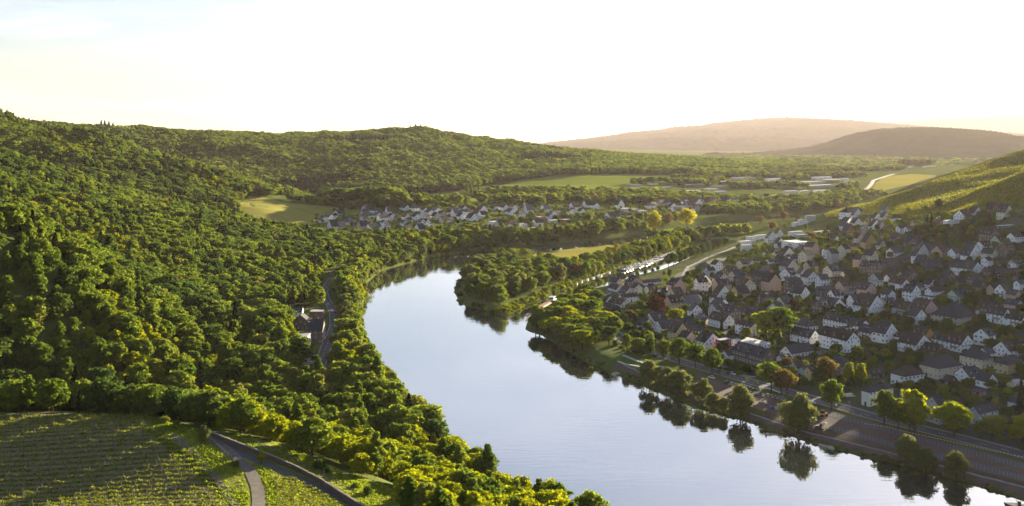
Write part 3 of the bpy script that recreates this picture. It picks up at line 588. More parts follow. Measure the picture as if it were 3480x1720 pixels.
# vineyards on the right slope
VINE_TOP = [(2800,722),(2900,692),(2960,683),(3000,666),(3090,640),(3170,608),(3240,586),(3330,556),(3420,522),(3490,500),(3560,470)]
VINE_BOT = [(2810,742),(2900,738),(2950,732),(3010,728),(3130,735),(3220,725),(3300,712),(3400,702),(3480,702),(3540,700),(3600,700)]
patch('vineyard_slope', [(a, b+6) for a, b in VINE_TOP], VINE_BOT, 60, 30, m_vinef, 0.12)
rgv = np.random.RandomState(8); CC = []; g = loft([(a, b+7) for a, b in VINE_TOP], VINE_BOT, 150, 64)
for j in range(65):
    for i in range(150):
        p, q = g[i, j], g[i+1, j]; L = np.hypot(*(q-p)); n = int(L/0.8)+1
        for t in rgv.uniform(0, 1, n): c = p*(1-t)+q*t; CC.append((c[0], c[1], 0.75+rgv.uniform(-0.3, 0.3)))
CC = np.array(CC); CC[:, 2] += hz(CC[:, 0], CC[:, 1]); V, Fc = quads(CC, rgv.normal(size=CC.shape), 0.95, rgv)
LM['vine'] = leaf_mat('vine_leaves', (0.135,0.145,0.022), (0.155,0.160,0.022)); 
obj('vine_rows', mesh('vine_rows', V, Fc, [LM['vine']]), kind='stuff', label='dense rows of vines over the steep right-hand slope', cat='vines')
print('VINES', len(CC))
# ---- near vineyard, its tracks and grassy banks
patch('grass_slope', [(463,1400),(560,1432),(690,1462),(740,1480),(850,1480),(960,1508),(1060,1556),(1180,1606),(1330,1658),(1390,1712),(1400,1760)], [(463,1432),(541,1475),(628,1529),(682,1587),(730,1636),(760,1684),(784,1718),(810,1760),(860,1790),(900,1800),(950,1810)], 70, 40, m_grassn, 0.05)
UROAD = gw([(716,1485),(730,1497),(752,1515),(796,1550),(826,1578),(852,1605),(874,1655),(880,1700),(876,1740),(870,1770)])
LROAD = gw([(724,1490),(743,1503),(799,1532),(867,1564),(930,1588),(992,1616),(1069,1650),(1147,1688),(1209,1719),(1290,1762)])
strip('lane', LROAD, 2.9, m_asph, 0.12, step=1.5); strip('lane', UROAD, 2.8, m_track, 0.15, step=1.5)
strip('field_track', gw([(490,1432),(560,1465),(640,1520),(700,1585),(745,1640),(780,1690),(815,1740)]), 1.5, m_track, 0.1, step=1.5)
patch('vineyard_ground', [(-60,1392),(200,1402),(380,1420),(463,1431)], [(-60,1790),(300,1800),(600,1790),(800,1745)], 30, 40, m_vine, 0.06)
# ------------------------------------------------------------------ houses
WALLC = {'white': (0.80,0.80,0.79), 'cream': (0.64,0.57,0.42), 'yellow': (0.55,0.45,0.22), 'ochre': (0.42,0.29,0.11), 'pink': (0.60,0.42,0.39), 'mint': (0.44,0.55,0.42), 'grey': (0.40,0.41,0.42),
         'brownstone': (0.17,0.13,0.10), 'brick': (0.26,0.11,0.07), 'orange': (0.62,0.24,0.03), 'red': (0.33,0.05,0.045), 'blue': (0.42,0.48,0.55), 'wood': (0.055,0.042,0.035), 'peach': (0.55,0.37,0.26), 'timbered': (0.72,0.71,0.68)}
ROOFC = {'slate': (0.038,0.042,0.053), 'brown': (0.046,0.034,0.029), 'grey': (0.105,0.108,0.115), 'blue': (0.10,0.13,0.17), 'pale': (0.42,0.43,0.44), 'tan': (0.17,0.105,0.07)}
ROOFW = {'slate': 'dark slate', 'brown': 'black-brown', 'grey': 'grey', 'blue': 'blue-grey', 'pale': 'pale flat', 'tan': 'brown tiled'}
COLW = {'brownstone': 'brown stone', 'wood': 'dark wooden', 'timbered': 'half-timbered white', 'blue': 'blue-grey', 'mint': 'pale green', 'cream': 'cream', 'brick': 'red-brown brick'}
def wallm(c): return mat('wall_'+c, WALLC[c], rough=0.9, var=0.05, scale=0.5, bump=0.08, bscale=8, spec=0.15, objrand=0.07)
def roofm(c):
    k = 'roof_'+c
    if k in MATS: return MATS[k]
    m = mat(k, ROOFC[c], rough=0.75, var=0.12, scale=0.8, spec=0.2, objrand=0.3); t = m.node_tree; N = t.nodes; L = t.links
    tc = N.new('ShaderNodeTexCoord'); wv = N.new('ShaderNodeTexWave'); wv.wave_type = 'BANDS'; wv.bands_direction = 'Z'; wv.inputs['Scale'].default_value = 1.6; wv.inputs['Distortion'].default_value = 0.6; wv.inputs['Detail'].default_value = 2
    L.new(tc.outputs['Object'], wv.inputs[0]); bp = N.new('ShaderNodeBump'); bp.inputs['Strength'].default_value = 0.35; bp.inputs['Distance'].default_value = 0.06; L.new(wv.outputs[0], bp.inputs['Height']); L.new(bp.outputs[0], N['Principled BSDF'].inputs['Normal'])
    return m
m_glass = mat('window_glass', (0.025,0.03,0.036), rough=0.12, var=0.1, spec=0.6); m_frame = mat('window_frame', (0.70,0.70,0.69), rough=0.6, var=0.03)
m_beam = mat('timber_beam', (0.07,0.04,0.03), rough=0.9); m_metal = mat('grey_metal', (0.22,0.23,0.24), rough=0.45, metal=0.4); m_stone = mat('chimney_brick', (0.11,0.075,0.06), rough=0.95)
m_solar = mat('solar_glass', (0.02,0.024,0.04), rough=0.15, spec=0.6, var=0.05); m_door = mat('door_wood', (0.07,0.05,0.04), rough=0.6)
m_plinth = mat('plinth', (0.20,0.185,0.17), rough=0.95)
def win_mesh(name, w, h, bars=1):
    b = MB(); t = 0.07; y0, y1 = -0.05, 0.02
    b.box(-w/2, w/2, y0, y1, 0, t); b.box(-w/2, w/2, y0, y1, h-t, h); b.box(-w/2, -w/2+t, y0, y1, t, h-t); b.box(w/2-t, w/2, y0, y1, t, h-t)
    for k in range(bars): xx = -w/2+w*(k+1)/(bars+1); b.box(xx-0.025, xx+0.025, y0+0.01, y1, t, h-t)
    b.box(-w/2-0.06, w/2+0.06, y0-0.06, y1, -0.06, 0)
    b.poly([(-w/2+t, -0.012, t), (w/2-t, -0.012, t), (w/2-t, -0.012, h-t), (-w/2+t, -0.012, h-t)], 1)
    return b.mesh(name, [m_frame, m_glass])
WIN = [win_mesh('window_pane', 0.78, 1.0), win_mesh('window_wide', 1.25, 1.0, 2), win_mesh('window_small', 0.55, 0.65, 0)]
b = MB(); b.box(-0.42, 0.42, -0.06, 0.02, 0, 1.55); b.box(-0.5, 0.5, -0.08, 0.02, 1.55, 1.65); DOOR = b.mesh('door', [m_door])
b = MB(); b.box(-0.28, 0.28, -0.28, 0.28, -1.3, 0.75); b.box(-0.34, 0.34, -0.34, 0.34, 0.75, 0.85); b.box(-0.12, 0.12, -0.12, 0.12, 0.85, 1.05); CHIM = b.mesh('chimney', [m_stone])
def skylight_mesh():
    b = MB(); b.box(-0.33, 0.33, -0.48, 0.48, 0, 0.07); b.poly([(-0.27,-0.42,0.075),(0.27,-0.42,0.075),(0.27,0.42,0.075),(-0.27,0.42,0.075)], 1); return b.mesh('skylight', [m_metal, m_sky])
m_sky = mat('skylight_glass', (0.10,0.12,0.14), rough=0.05, spec=0.9, var=0.02); SKYL = skylight_mesh()
b = MB(); b.box(-1.3, 1.3, -0.75, 0.75, 0.02, 0.08)
for i in range(4):
    for j in range(2): b.box(-1.27+i*0.65, -0.67+i*0.65, -0.72+j*0.73, -0.03+j*0.73, 0.081, 0.11, 1)
SOLAR = b.mesh('solar_panel', [m_metal, m_solar])
def dormer_mesh(c, w=1.15):
    b = MB(); h = 1.05; d = 1.6; b.box(-w/2, w/2, 0, d, -0.2, h); rm = 1
    b.add([(-w/2-0.12, -0.18, h), (w/2+0.12, -0.18, h), (w/2+0.12, d+0.4, h+0.34), (-w/2-0.12, d+0.4, h+0.34), (-w/2-0.12, -0.18, h+0.1), (w/2+0.12, -0.18, h+0.1), (w/2+0.12, d+0.4, h+0.44), (-w/2-0.12, d+0.4, h+0.44)],
          [(0,3,2,1),(4,5,6,7),(0,1,5,4),(1,2,6,5),(2,3,7,6),(3,0,4,7)], 1)
    return b.mesh('dormer', [roofm(c), roofm(c)])
DORM = {}
HOUSES = []
U0 = 120.0      # direction of the river front, degrees from +X
rgh = random.Random(11)
def balcony_mesh(w):
    b = MB(); b.box(-w/2, w/2, -0.95, 0, -0.1, 0); b.box(-w/2, w/2, -0.95, -0.9, 0.0, 0.7, 1); b.box(-w/2, -w/2+0.05, -0.9, 0, 0, 0.7, 1); b.box(w/2-0.05, w/2, -0.9, 0, 0, 0.7, 1)
    return b.mesh('balcony', [m_plinth, m_metal])
BALC = balcony_mesh(2.2)
def house(px, py, wa, wb, he, typ, wall='white', roof='slate', zone='', yaw=None, scale=1.0, pitch=None, det=2, dorm=None, sky=None, balc=0, solar=0, name='house', note='', word=None, doors=True, AB=None):
    """px,py: foot of the near corner in the photograph; wa, wb: width in the photograph of the river-side and of the other front; he: height of the near edge"""
    if yaw is None: yaw = rgh.uniform(-5, 5)
    x0, y0, z0 = ground(px, py); a = math.radians(U0+yaw); u = (math.cos(a), math.sin(a)); v = (math.sin(a), -math.cos(a))
    def length(d, w, sgn):
        w = max(w, 6)*scale; lo, hi = 0.3, 90
        for _ in range(40):
            m = (lo+hi)/2; q = CX+F*(x0+d[0]*m)/(y0+d[1]*m)
            if abs(q-px) < w and y0+d[1]*m > 1: lo = m
            else: hi = m
        return lo
    A = min(max(length(u, wa, -1), 3.6), 55); B = min(max(length(v, wb, 1), 3.6), 60)
    if zone in ('P1', 'P2', 'P3'): A = min(A, 13); B = min(B, 15 if typ != 'F' else 18)
    if AB: A, B = AB
    h = max(he*scale*y0/F, 1.9); sl = rgh.uniform(37, 45) if pitch is None else pitch; tp = math.tan(math.radians(sl))
    zs = [float(hz(x0+u[0]*i*A+v[0]*j*B, y0+u[1]*i*A+v[1]*j*B)) for i in (0, 1) for j in (0, 1)]; zb = min(zs+[z0])-z0-0.6
    zt = max(zs)-z0
    if zt > h*0.6: h += min((zt-h*0.6)*0.5, 1.2)
    rz = math.atan2(v[1], v[0])
    nm_ = name if name != 'house' else ('industrial_hall' if zone == 'I' else {'H': 'villa', 'F': 'flat_roofed_building'}.get(typ, 'house'))
    root = empty(nm_, (x0, y0, z0), rz)
    wm, rm = wallm(wall), roofm(roof)
    b = MB(); OV = 0.32; TH = 0.16; r = MB()
    if typ == 'F':
        b.box(0, B, 0, A, zb, h); r.box(-0.06, B+0.06, -0.06, A+0.06, h+0.003, h+0.22); ridge = h+0.2
    elif typ == 'H':
        b.box(0, B, 0, A, zb, h); s = min(A, B)/2; tp = math.tan(math.radians(min(sl, 40))); rise = s*tp; ridge = h+rise; e = OV
        ze = h-e*tp
        if A >= B: top = [(B/2, s*0.95, ridge), (B/2, A-s*0.95, ridge)]
        else: top = [(s*0.95, A/2, ridge), (B-s*0.95, A/2, ridge)]
        c = [(-e,-e,ze+0.02),(B+e,-e,ze+0.02),(B+e,A+e,ze+0.02),(-e,A+e,ze+0.02)]; c2 = [(p[0],p[1],p[2]+TH) for p in c]; t2 = [(p[0],p[1],p[2]+TH) for p in top]
        V = c+c2+t2
        if A >= B: fc = [(4,5,8),(5,6,9,8),(6,7,9),(7,4,8,9)]
        else: fc = [(4,5,9,8),(5,6,9),(6,7,8,9),(7,4,8)]
        r.add(V, fc+[(0,1,5,4),(1,2,6,5),(2,3,7,6),(3,0,4,7),(3,2,1,0)])
    else:
        if typ == 'R': span, ln = B, A
        else: span, ln = A, B
        rise = span/2*tp; ridge = h+rise
        def L(s, l, z): return (s, l, z) if typ == 'R' else (l, s, z)
        pent = [L(0, 0, zb), L(span, 0, zb), L(span, 0, h), L(span/2, 0, ridge-0.02), L(0, 0, h)]
        b.prism(pent, L(0, ln, 0))
        for sgn in (0, 1):
            s0, s1 = (-OV, span/2) if sgn == 0 else (span+OV, span/2); q0 = h-OV*tp
            prof = [L(s0, -0.22, q0+0.01), L(s1, -0.22, ridge+0.01), L(s1, -0.22, ridge+TH), L(s0, -0.22, q0+TH)]
            r.prism(prof, L(0, ln+0.44, 0))
    wo_ = obj('wall', b.mesh('house_wall', [wm]), parent=root); obj('roof', r.mesh('house_roof', [rm]), parent=root)
    # openings on the two fronts that can be seen
    sh = 2.05; nf = max(1, int(round(h/sh))); sh = h/nf; rec = []
    def front(n_len, place, nfl, gable_top=None, seed=0):
        n = max(1, int(n_len/(2.0 if det > 1 else 2.6))); wi = rgh.choice([0, 0, 1]) if det > 1 else 1
        for f in range(nfl):
            for k in range(n):
                if rgh.random() < 0.14: continue
                pos = n_len*(k+0.5)/n; zz = f*sh+sh*0.36
                kind = wi if n_len/n > 1.6 else 2
                if doors and f == 0 and k == n//2 and det > 1 and not rec:
                    rec.append(1); o = obj('door', DOOR, parent=root); o.location, o.rotation_euler = place(pos, 0.02)
                    continue
                o = obj('window', WIN[kind], parent=root); o.location, o.rotation_euler = place(pos, zz)
                if sh < 1.6: o.scale = (1, 1, 0.7)
        if gable_top and gable_top > 2.0:
            o = obj('window', WIN[2 if gable_top < 2.8 else 0], parent=root); o.location, o.rotation_euler = place(n_len/2, h+gable_top*0.22)
            if gable_top > 3.6:
                for q in (0.32, 0.68): o = obj('window', WIN[0], parent=root); o.location, o.rotation_euler = place(n_len*q, h+0.15)
    right = lambda p, zz: ((p, -0.012, zz), (0, 0, 0)); left = lambda p, zz: ((-0.012, p, zz), (0, 0, -PI/2))
    gt = ridge-h
    front(B, right, nf, gt if typ == 'R' else None); front(A, left, nf, gt if typ == 'G' else None)
    feats = []
    if typ in 'RG':
        span, ln = (B, A) if typ == 'R' else (A, B)
        slope_rot = (math.atan(tp), 0, 0)
        def on_roof(l, s, lift=0.0):   # point on the slope that faces the camera; s from eave (0) to ridge (1)
            q = span/2*s; z = h+q*tp+TH/math.cos(math.atan(tp))+lift
            return ((q, l, z), (math.atan(tp), 0, -PI/2)) if typ == 'R' else ((l, q, z), (math.atan(tp), 0, 0))
        nd = dorm if dorm is not None else (rgh.choice([0, 0, 1, 2, 3]) if det > 1 and span > 5.5 and ln > 6 else 0)
        if nd:
            if roof not in DORM: DORM[roof] = dormer_mesh(roof)
            for k in range(nd):
                l = ln*(k+0.5)/nd; (p, rt) = on_roof(l, 0.22); o = obj('dormer', DORM[roof], parent=root); o.location = (p[0], p[1], p[2]-0.1); o.rotation_euler = (0, 0, rt[2])
                w = obj('window', WIN[0], parent=o); w.location = (0, -0.012, 0.02); w.scale = (1, 1, 0.85)
            feats.append(('one dormer', 'two dormers', 'three dormers', 'four dormers', 'five dormers')[min(nd, 5)-1])
        ns = sky if sky is not None else (rgh.choice([0, 0, 1, 2]) if det > 1 and ln > 5 else 0)
        for k in range(ns):
            p, rt = on_roof(ln*(k+0.35)/max(ns, 1), 0.62 if nd else 0.45); o = obj('skylight', SKYL, parent=root); o.location = p; o.rotation_euler = rt
        if ns: feats.append('skylights' if ns > 1 else 'one skylight')
        if solar:
            for k in range(solar):
                p, rt = on_roof(ln*(k+0.5)/solar, 0.6, 0.02); o = obj('solar_panel', SOLAR, parent=root); o.location = p; o.rotation_euler = rt
            feats.append('solar panels')
    if typ != 'F' and (det > 1 or rgh.random() < 0.4):
        for k in range(rgh.choice([1, 1, 2]) if det > 1 else 1):
            t = rgh.uniform(0.2, 0.8); o = obj('chimney', CHIM, parent=root)
            if typ == 'R' or (typ == 'H' and A >= B): o.location = (B/2+0.3, A*t, ridge)
            else: o.location = (B*t, A/2+0.3, ridge)
    if balc:
        for f in range(1, nf):
            o = obj('balcony', BALC, parent=root)
            if balc == 1: o.location = (B*0.35, -0.005, f*sh); o.scale = (min(1.6, B/4), 1, 1)
            else: o.location = (-0.005, A*0.4, f*sh); o.rotation_euler = (0, 0, -PI/2); o.scale = (min(1.6, A/4), 1, 1)
        feats.append('balconies')
    if wall == 'timbered':
        b = MB()
        def beam(s0, z0_, s1, z1_, w=0.09):
            d = Vector((s1-s0, 0, z1_-z0_)); n = Vector((-d.z, 0, d.x)).normalized()*w
            pts = [(s0-n.x, -0.04, z0_-n.z), (s1-n.x, -0.04, z1_-n.z), (s1+n.x, -0.04, z1_+n.z), (s0+n.x, -0.04, z0_+n.z)]; b.prism(pts, (0, 0.035, 0))
        fw = A if typ == 'G' else B
        for zz in np.arange(sh, h+0.1, sh/2): beam(0, zz, fw, zz)
        for s in np.linspace(0.1, fw-0.1, max(4, int(fw/0.9))): beam(s, sh, s, h+max(0, gt*(1-abs(2*s/fw-1)))-0.1)
        for k in range(1, 4):
            zz = h+gt*k/4; q = fw/2*k/4; beam(q, zz, fw-q, zz)
        beam(0.2, sh, fw*0.25, h); beam(fw-0.2, sh, fw*0.75, h)
        o = obj('timber_frame', b.mesh('timber_frame', [m_beam]), parent=root)
        if typ == 'G': o.location = (0, A, 0); o.rotation_euler = (0, 0, -PI/2)
    style = word or {'R': 'gabled house', 'G': 'gabled house', 'H': 'hip-roofed house', 'F': 'flat-roofed building'}[typ]
    if not word and typ in 'RG':
        if max(A, B) > 2.3*min(A, B): style = 'long gabled house'
        elif nf >= 4: style = 'tall gabled house'
        elif h < 3 and max(A, B) < 6.5: style = 'small gabled house'
    HOUSES.append(dict(o=root, px=px, py=py, col=COLW.get(wall, wall), style=style, roof=ROOFW[roof], feats=feats, zone=zone, note=note, typ=typ, x=x0, y=y0, A=A, B=B, u=u, v=v))
    return root
ORD = ['', 'first', 'second', 'third', 'fourth', 'fifth', 'sixth', 'seventh', 'eighth', 'ninth', 'tenth', 'eleventh', 'twelfth', 'thirteenth', 'fourteenth', 'fifteenth', 'sixteenth', 'seventeenth', 'eighteenth', 'nineteenth', 'twentieth']
def ordw(n):
    return ORD[n] if n <= 20 else '%d%s' % (n, {1: 'st', 2: 'nd', 3: 'rd'}.get(n % 10 if n not in (11, 12, 13) else 0, 'th'))
ZONES = {'A': ('at the harbour end', 'houses at the harbour end of the town'), 'B': ('in the upper town', 'houses in the upper town by the vineyard lane'), 'C': ('just below the vineyards', 'houses on the slope under the vineyards'),
         'D': ('in mid-town', 'houses in the middle of the town'), 'E': ('in the right-hand town', 'houses in the right part of the town'), 'F': ('facing the car park', 'houses facing the car park'), 'G': ('among the riverside villas', 'villas along the riverside street'),
         'P1': ('in the village under the wood', 'houses of the village under the wooded hill'), 'P2': ('in the meadow village', 'houses of the village behind the hay meadow'), 'P3': ('in the farthest village', 'houses of the village behind the yellow trees'),
         'I': ('on the industrial estate', 'buildings of the industrial estate'), 'L': ('beside the left bank road', 'houses beside the left bank road')}
def label_houses():
    groups = {}
    for h in HOUSES:
        f = h['feats'][:1] if h['zone'] not in ('P1', 'P2', 'P3', 'I') else []
        d = h['note'] or ('%s %s with %s' % (h['col'], h['style'], ' and '.join(f) if f else h['roof']+' roof'))
        if len(d.split()) > 9: d = '%s %s with %s roof' % (h['col'], h['style'], h['roof'].split()[0]) if not h['note'] else d
        h['d'] = d; groups.setdefault((h['zone'], d), []).append(h)
    for (z, d), L in groups.items():
        L.sort(key=lambda h: h['px'])
        for i, h in enumerate(L):
            lab = d+' '+ZONES[z][0] if len(L) == 1 else ordw(i+1)+' '+d+' from left '+ZONES[z][0]
            if len(lab.split()) > 16: lab = lab.replace('long gabled house', 'longhouse').replace('small gabled house', 'cottage').replace('tall gabled house', 'gabled tower-house').replace(' with ', ', ')
            if len(lab.split()) > 16: print('LONG', lab)
            h['o']['label'] = lab; h['o']['category'] = 'shed' if h['o'].name.startswith('shed') else ('hall' if 'hall' in h['o'].name else ('building' if 'flat' in h['o'].name else 'house')); h['o']['group'] = ZONES[z][1]
PAN = {'A': (2000,900,.2356), 'B': (2500,650,.2356), 'C': (2980,650,.2356), 'D': (2500,900,.2356), 'E': (2980,900,.2356), 'F': (2400,1150,.2514), 'G': (2940,1150,.2514), 'P1': (1050,640,.2329), 'P2': (1600,640,.2329), 'P3': (2050,560,.2329), 'L': (950,880,.3693), 'I': (2050,560,.2329), 'J': (2600,350,.393)}
TOWN = '''A 395 320 110 110 60 R cream slate
A 400 395 120 100 24 R white slate
A 680 315 12 370 45 G white slate
A 560 320 40 105 100 F peach slate
A 800 425 130 40 80 R white slate
A 1060 450 70 80 50 G white slate
A 1190 355 40 170 34 G white slate
A 1265 540 150 130 80 G cream brown dorm=1
A 1410 520 40 300 70 G cream brown dorm=3
A 1830 640 85 265 165 R white brown dorm=2
A 1590 355 60 200 80 R white slate
A 1640 140 110 170 85 H grey slate
A 1420 640 130 220 70 G grey grey
A 1490 780 50 150 115 R white grey
A 1610 830 60 100 60 R grey grey
A 1690 870 80 60 60 R cream brown solar=2
A 1955 930 230 150 110 R white brown dorm=2
A 790 930 120 150 50 R white slate sky=1
A 950 870 150 190 60 G white slate sky=2
A 1060 990 120 480 65 G white slate
A 1255 1110 120 200 130 R yellow brown dorm=1
A 1410 1140 110 130 90 R pink brown sky=2
A 1680 1250 140 230 130 R white brown
A 1910 1262 20 150 165 F red pale
A 480 555 20 240 85 G white brown
A 470 622 180 130 50 R white brown
A 390 690 190 60 60 R wood slate
A 230 590 45 160 40 R white slate
A 1450 1010 40 230 34 G white slate
A 1400 905 20 160 32 F white pale
A 700 410 110 90 26 G white slate
A 880 400 60 130 30 R brownstone slate
B 75 840 55 160 110 F white pale balc=2
B 185 742 15 110 80 F white pale
B 105 880 15 130 95 F white pale
B 300 702 10 155 60 F white pale
B 460 765 10 150 90 R white grey
B 600 822 50 110 70 R white slate
B 880 852 220 220 105 F white pale balc=2
B 930 888 60 115 45 R cream grey
B 600 660 50 85 50 R white tan
B 795 685 12 180 95 F white pale
B 885 722 20 160 85 F grey grey
B 845 517 8 90 60 F white pale
B 925 497 8 120 80 F white pale
B 1030 457 10 130 100 F grey grey
B 1600 392 110 280 70 H white slate
B 1700 392 10 130 30 R white grey
B 1715 527 70 110 70 R white slate
B 1560 562 90 180 50 R white slate
B 1160 642 8 280 50 F white pale
B 1600 640 70 130 75 R brick slate
B 1380 692 40 110 60 G wood slate
B 1300 962 30 140 100 G white slate
B 1500 742 60 120 60 G white slate
B 1760 737 60 100 60 R cream brown
B 1870 872 70 170 135 R ochre slate
B 1580 907 40 70 100 G white brown
B 1655 897 12 215 95 G ochre slate
B 2000 442 20 110 50 R white slate
B 1960 562 40 150 50 R white slate
B 480 1077 35 150 65 G white slate dorm=1
B 800 1032 45 150 60 G white slate
B 955 1022 20 140 65 G white slate
B 250 1077 60 125 60 G white slate
B 440 932 30 130 30 G white brown
B 580 932 30 120 30 G white brown
B 690 987 40 170 60 R white slate
B 100 1132 90 70 80 G cream slate
B 190 1092 80 100 30 R white grey
C 1850 405 130 120 95 R cream slate
C 1640 322 60 140 50 R brick slate
C 1400 377 45 120 50 R white brown
C 1270 442 165 120 70 G white brown
C 1020 547 50 235 95 F white pale
C 550 520 70 180 40 G peach slate
C 880 522 30 90 40 R brick grey
C 330 632 60 105 100 G white slate
C 440 602 12 100 60 G white slate
C 20 557 20 110 40 R white grey
C 110 317 60 90 40 R grey grey
C 90 422 12 100 40 R white grey
C 170 617 60 90 50 R brick slate
C 220 457 6 150 35 F white pale
C 1545 867 140 140 60 G white brown
C 1770 812 130 155 90 G mint brown dorm=3
C 1990 782 120 130 120 G white brown dorm=2
C 1780 602 6 330 70 F wood pale
C 1720 927 100 150 40 G white brown
C 250 957 120 170 60 G white slate sky=4
C 440 802 40 150 50 R brownstone slate
C 560 862 60 170 50 R brownstone slate dorm=3
C 560 1042 60 110 110 R white slate
C 760 902 50 110 40 G mint slate
C 930 922 60 120 40 G yellow slate
C 1130 972 110 80 80 G white slate
C 1330 1037 130 200 90 R white slate dorm=2
C 1600 1112 100 80 110 G white slate
C 2010 1112 130 110 60 G timbered slate sky=3
C 1800 1102 110 80 60 G brownstone slate
C 1380 1227 320 150 95 R white slate dorm=2
C 70 1152 60 460 90 G brownstone slate
C 640 1042 35 120 60 G timbered slate
C 850 1092 50 200 50 G brownstone slate
C 840 1182 200 160 40 R brownstone slate sky=3
C 40 842 30 100 60 R cream slate
C 260 747 90 110 60 R brownstone brown
C 40 702 40 90 60 G cream slate
D 370 602 55 195 130 G brownstone slate dorm=1
D 800 472 60 280 40 G white slate
D 1800 992 540 140 105 R white slate dorm=4
D 1960 1107 200 150 115 R white slate solar=1 balc=2
D 1605 1282 400 190 185 R white brown dorm=3 balc=2
D 1075 1152 290 140 100 R white slate dorm=3
D 1030 962 200 160 70 H white slate
D 230 1042 240 60 150 R white brown balc=2
D 340 742 180 90 50 R brownstone slate solar=2
D 140 732 130 60 50 R brownstone slate
D 1400 672 210 190 70 R white slate sky=2
D 1300 522 170 160 40 R white slate sky=2
D 1930 742 240 220 130 R white brown solar=1
D 2070 332 160 50 115 G timbered slate
D 1700 402 70 230 100 G brownstone slate
D 1210 412 50 200 50 G brownstone slate
D 1090 282 80 100 60 G timbered slate
D 930 222 60 110 90 R white grey
D 800 212 170 110 60 G white slate
D 600 322 70 40 100 R peach slate
D 735 332 90 190 90 G white grey
D 250 292 150 290 70 G brownstone slate
D 430 172 100 140 60 R brownstone grey
D 1480 172 110 160 60 G timbered slate
D 1590 192 90 130 34 G timbered slate
D 1110 242 20 220 34 G brownstone slate
D 1400 292 80 180 40 G cream brown
D 1690 482 130 60 30 R wood blue
D 250 1222 250 240 60 F white pale
E 120 1142 190 190 145 R white slate sky=2
E 390 1142 140 60 90 R white brown dorm=2
E 690 1112 200 150 80 R orange brown sky=2
E 565 1292 270 230 130 R white brown dorm=1 balc=2
E 850 1332 220 150 70 R brownstone brown
E 985 1202 200 100 105 R white slate dorm=2
E 1215 1272 230 190 120 R white brown dorm=3 balc=2
E 420 742 210 160 95 R grey brown dorm=1 balc=2
E 690 752 220 190 105 R pink brown dorm=3
E 1165 882 390 280 105 H cream slate
E 1830 862 250 110 130 R white slate dorm=3 balc=2
E 2090 912 250 60 110 R white slate balc=2 sky=2
E 2010 642 180 110 60 R pink slate sky=2
E 1850 502 150 60 130 G white slate balc=2
E 1690 442 110 100 90 G peach slate
E 1155 572 140 190 130 G mint slate sky=5
E 800 472 110 230 60 G white slate
E 800 522 190 20 50 F white slate
E 365 392 105 115 110 R white brown sky=1
E 260 332 95 90 70 R white brown sky=1
E 190 302 90 120 105 G white brown sky=1
E 540 422 95 150 90 G cream slate
E 760 342 40 120 50 R white slate
E 900 312 60 160 40 G brownstone slate
E 1200 312 80 120 40 G brownstone slate
E 600 232 70 100 50 G mint slate
E 420 242 70 90 50 G peach slate
E 300 182 130 60 50 R cream slate
E 1480 392 120 110 70 R brownstone slate
E 1780 212 110 280 50 G wood slate
E 1600 162 60 120 40 G brownstone slate
E 2030 232 80 60 60 G brownstone slate
E 2060 382 30 110 110 G white grey
E 1000 250 80 150 35 R brownstone slate
F 600 172 300 270 65 F white pale
F 760 402 410 190 140 R brownstone slate dorm=3
F 1040 392 105 130 90 G white slate dorm=1
F 1230 522 110 110 120 G timbered slate
F 1340 552 100 40 90 G blue slate
F 1415 592 85 140 150 G yellow slate
F 1750 562 200 260 165 H brownstone slate
F 1150 282 150 310 75 G white slate
F 1480 302 70 180 60 G yellow grey
F 290 302 90 55 70 G white slate
G 60 932 110 320 205 H white slate
G 530 672 185 265 160 H white brown
G 990 562 255 330 155 H cream slate
G 1575 422 300 160 135 H cream slate
G 1930 502 195 220 145 H yellow slate
G 1410 622 200 170 105 G white slate
G 1650 682 160 145 95 R white slate
G 110 562 70 160 60 G brownstone slate
G 1000 1172 190 110 250 G blue slate
G 1300 1200 260 150 170 R white slate
G 1540 1182 150 260 165 G blue slate
G 600 1012 230 150 135 R white slate
G 1950 282 220 120 110 G white brown sky=2
G 2080 232 40 100 100 R white brown'''
NOTES = {'A1910': 'red-walled building with a pale flat roof', 'E690_1112': 'house with a bright orange gable wall', 'A390_690': 'dark weathered wooden barn', 'F1750': 'big brown stone house with a hipped slate roof', 'C70_1152': 'long brown stone hall with a steep slate roof', 'C1780': 'long low wooden pavilion with a pale flat roof'}
def rows(T, **extra):
    for ln in T.split('\n'):
        f = ln.split(); ox, oy, s = PAN[f[0]]; kw = {k: int(v) for k, v in (q.split('=') for q in f[9:])}; kw.update(extra)
        nt_ = NOTES.get(f[0]+f[1]+'_'+f[2]) or NOTES.get(f[0]+f[1]) or ''
        house(ox+float(f[1])*s, oy+float(f[2])*s, float(f[3]), float(f[4]), float(f[5]), f[6], f[7], f[8], 'I' if f[0] == 'J' else f[0], scale=s, note=nt_, **kw)
rows(TOWN)
# sheds in the gardens
for (x, y, wa, wb, he, typ, wl, rf, nt_) in [(1530,800,60,110,50,'F','red','slate','small red shed with white doors in the villa gardens'), (2040,950,50,45,80,'R','white','blue','tiny white playhouse with a blue roof in the garden'), (2020,672,15,150,45,'F','cream','pale','low cream garage'), (1150,650,60,100,40,'R','wood','slate','dark open garden shed')]:
    house(2940+x*.2514, 1150+y*.2514, wa, wb, he, typ, wl, rf, 'G', scale=.2514, det=1, dorm=0, sky=0, name='shed', note=nt_)
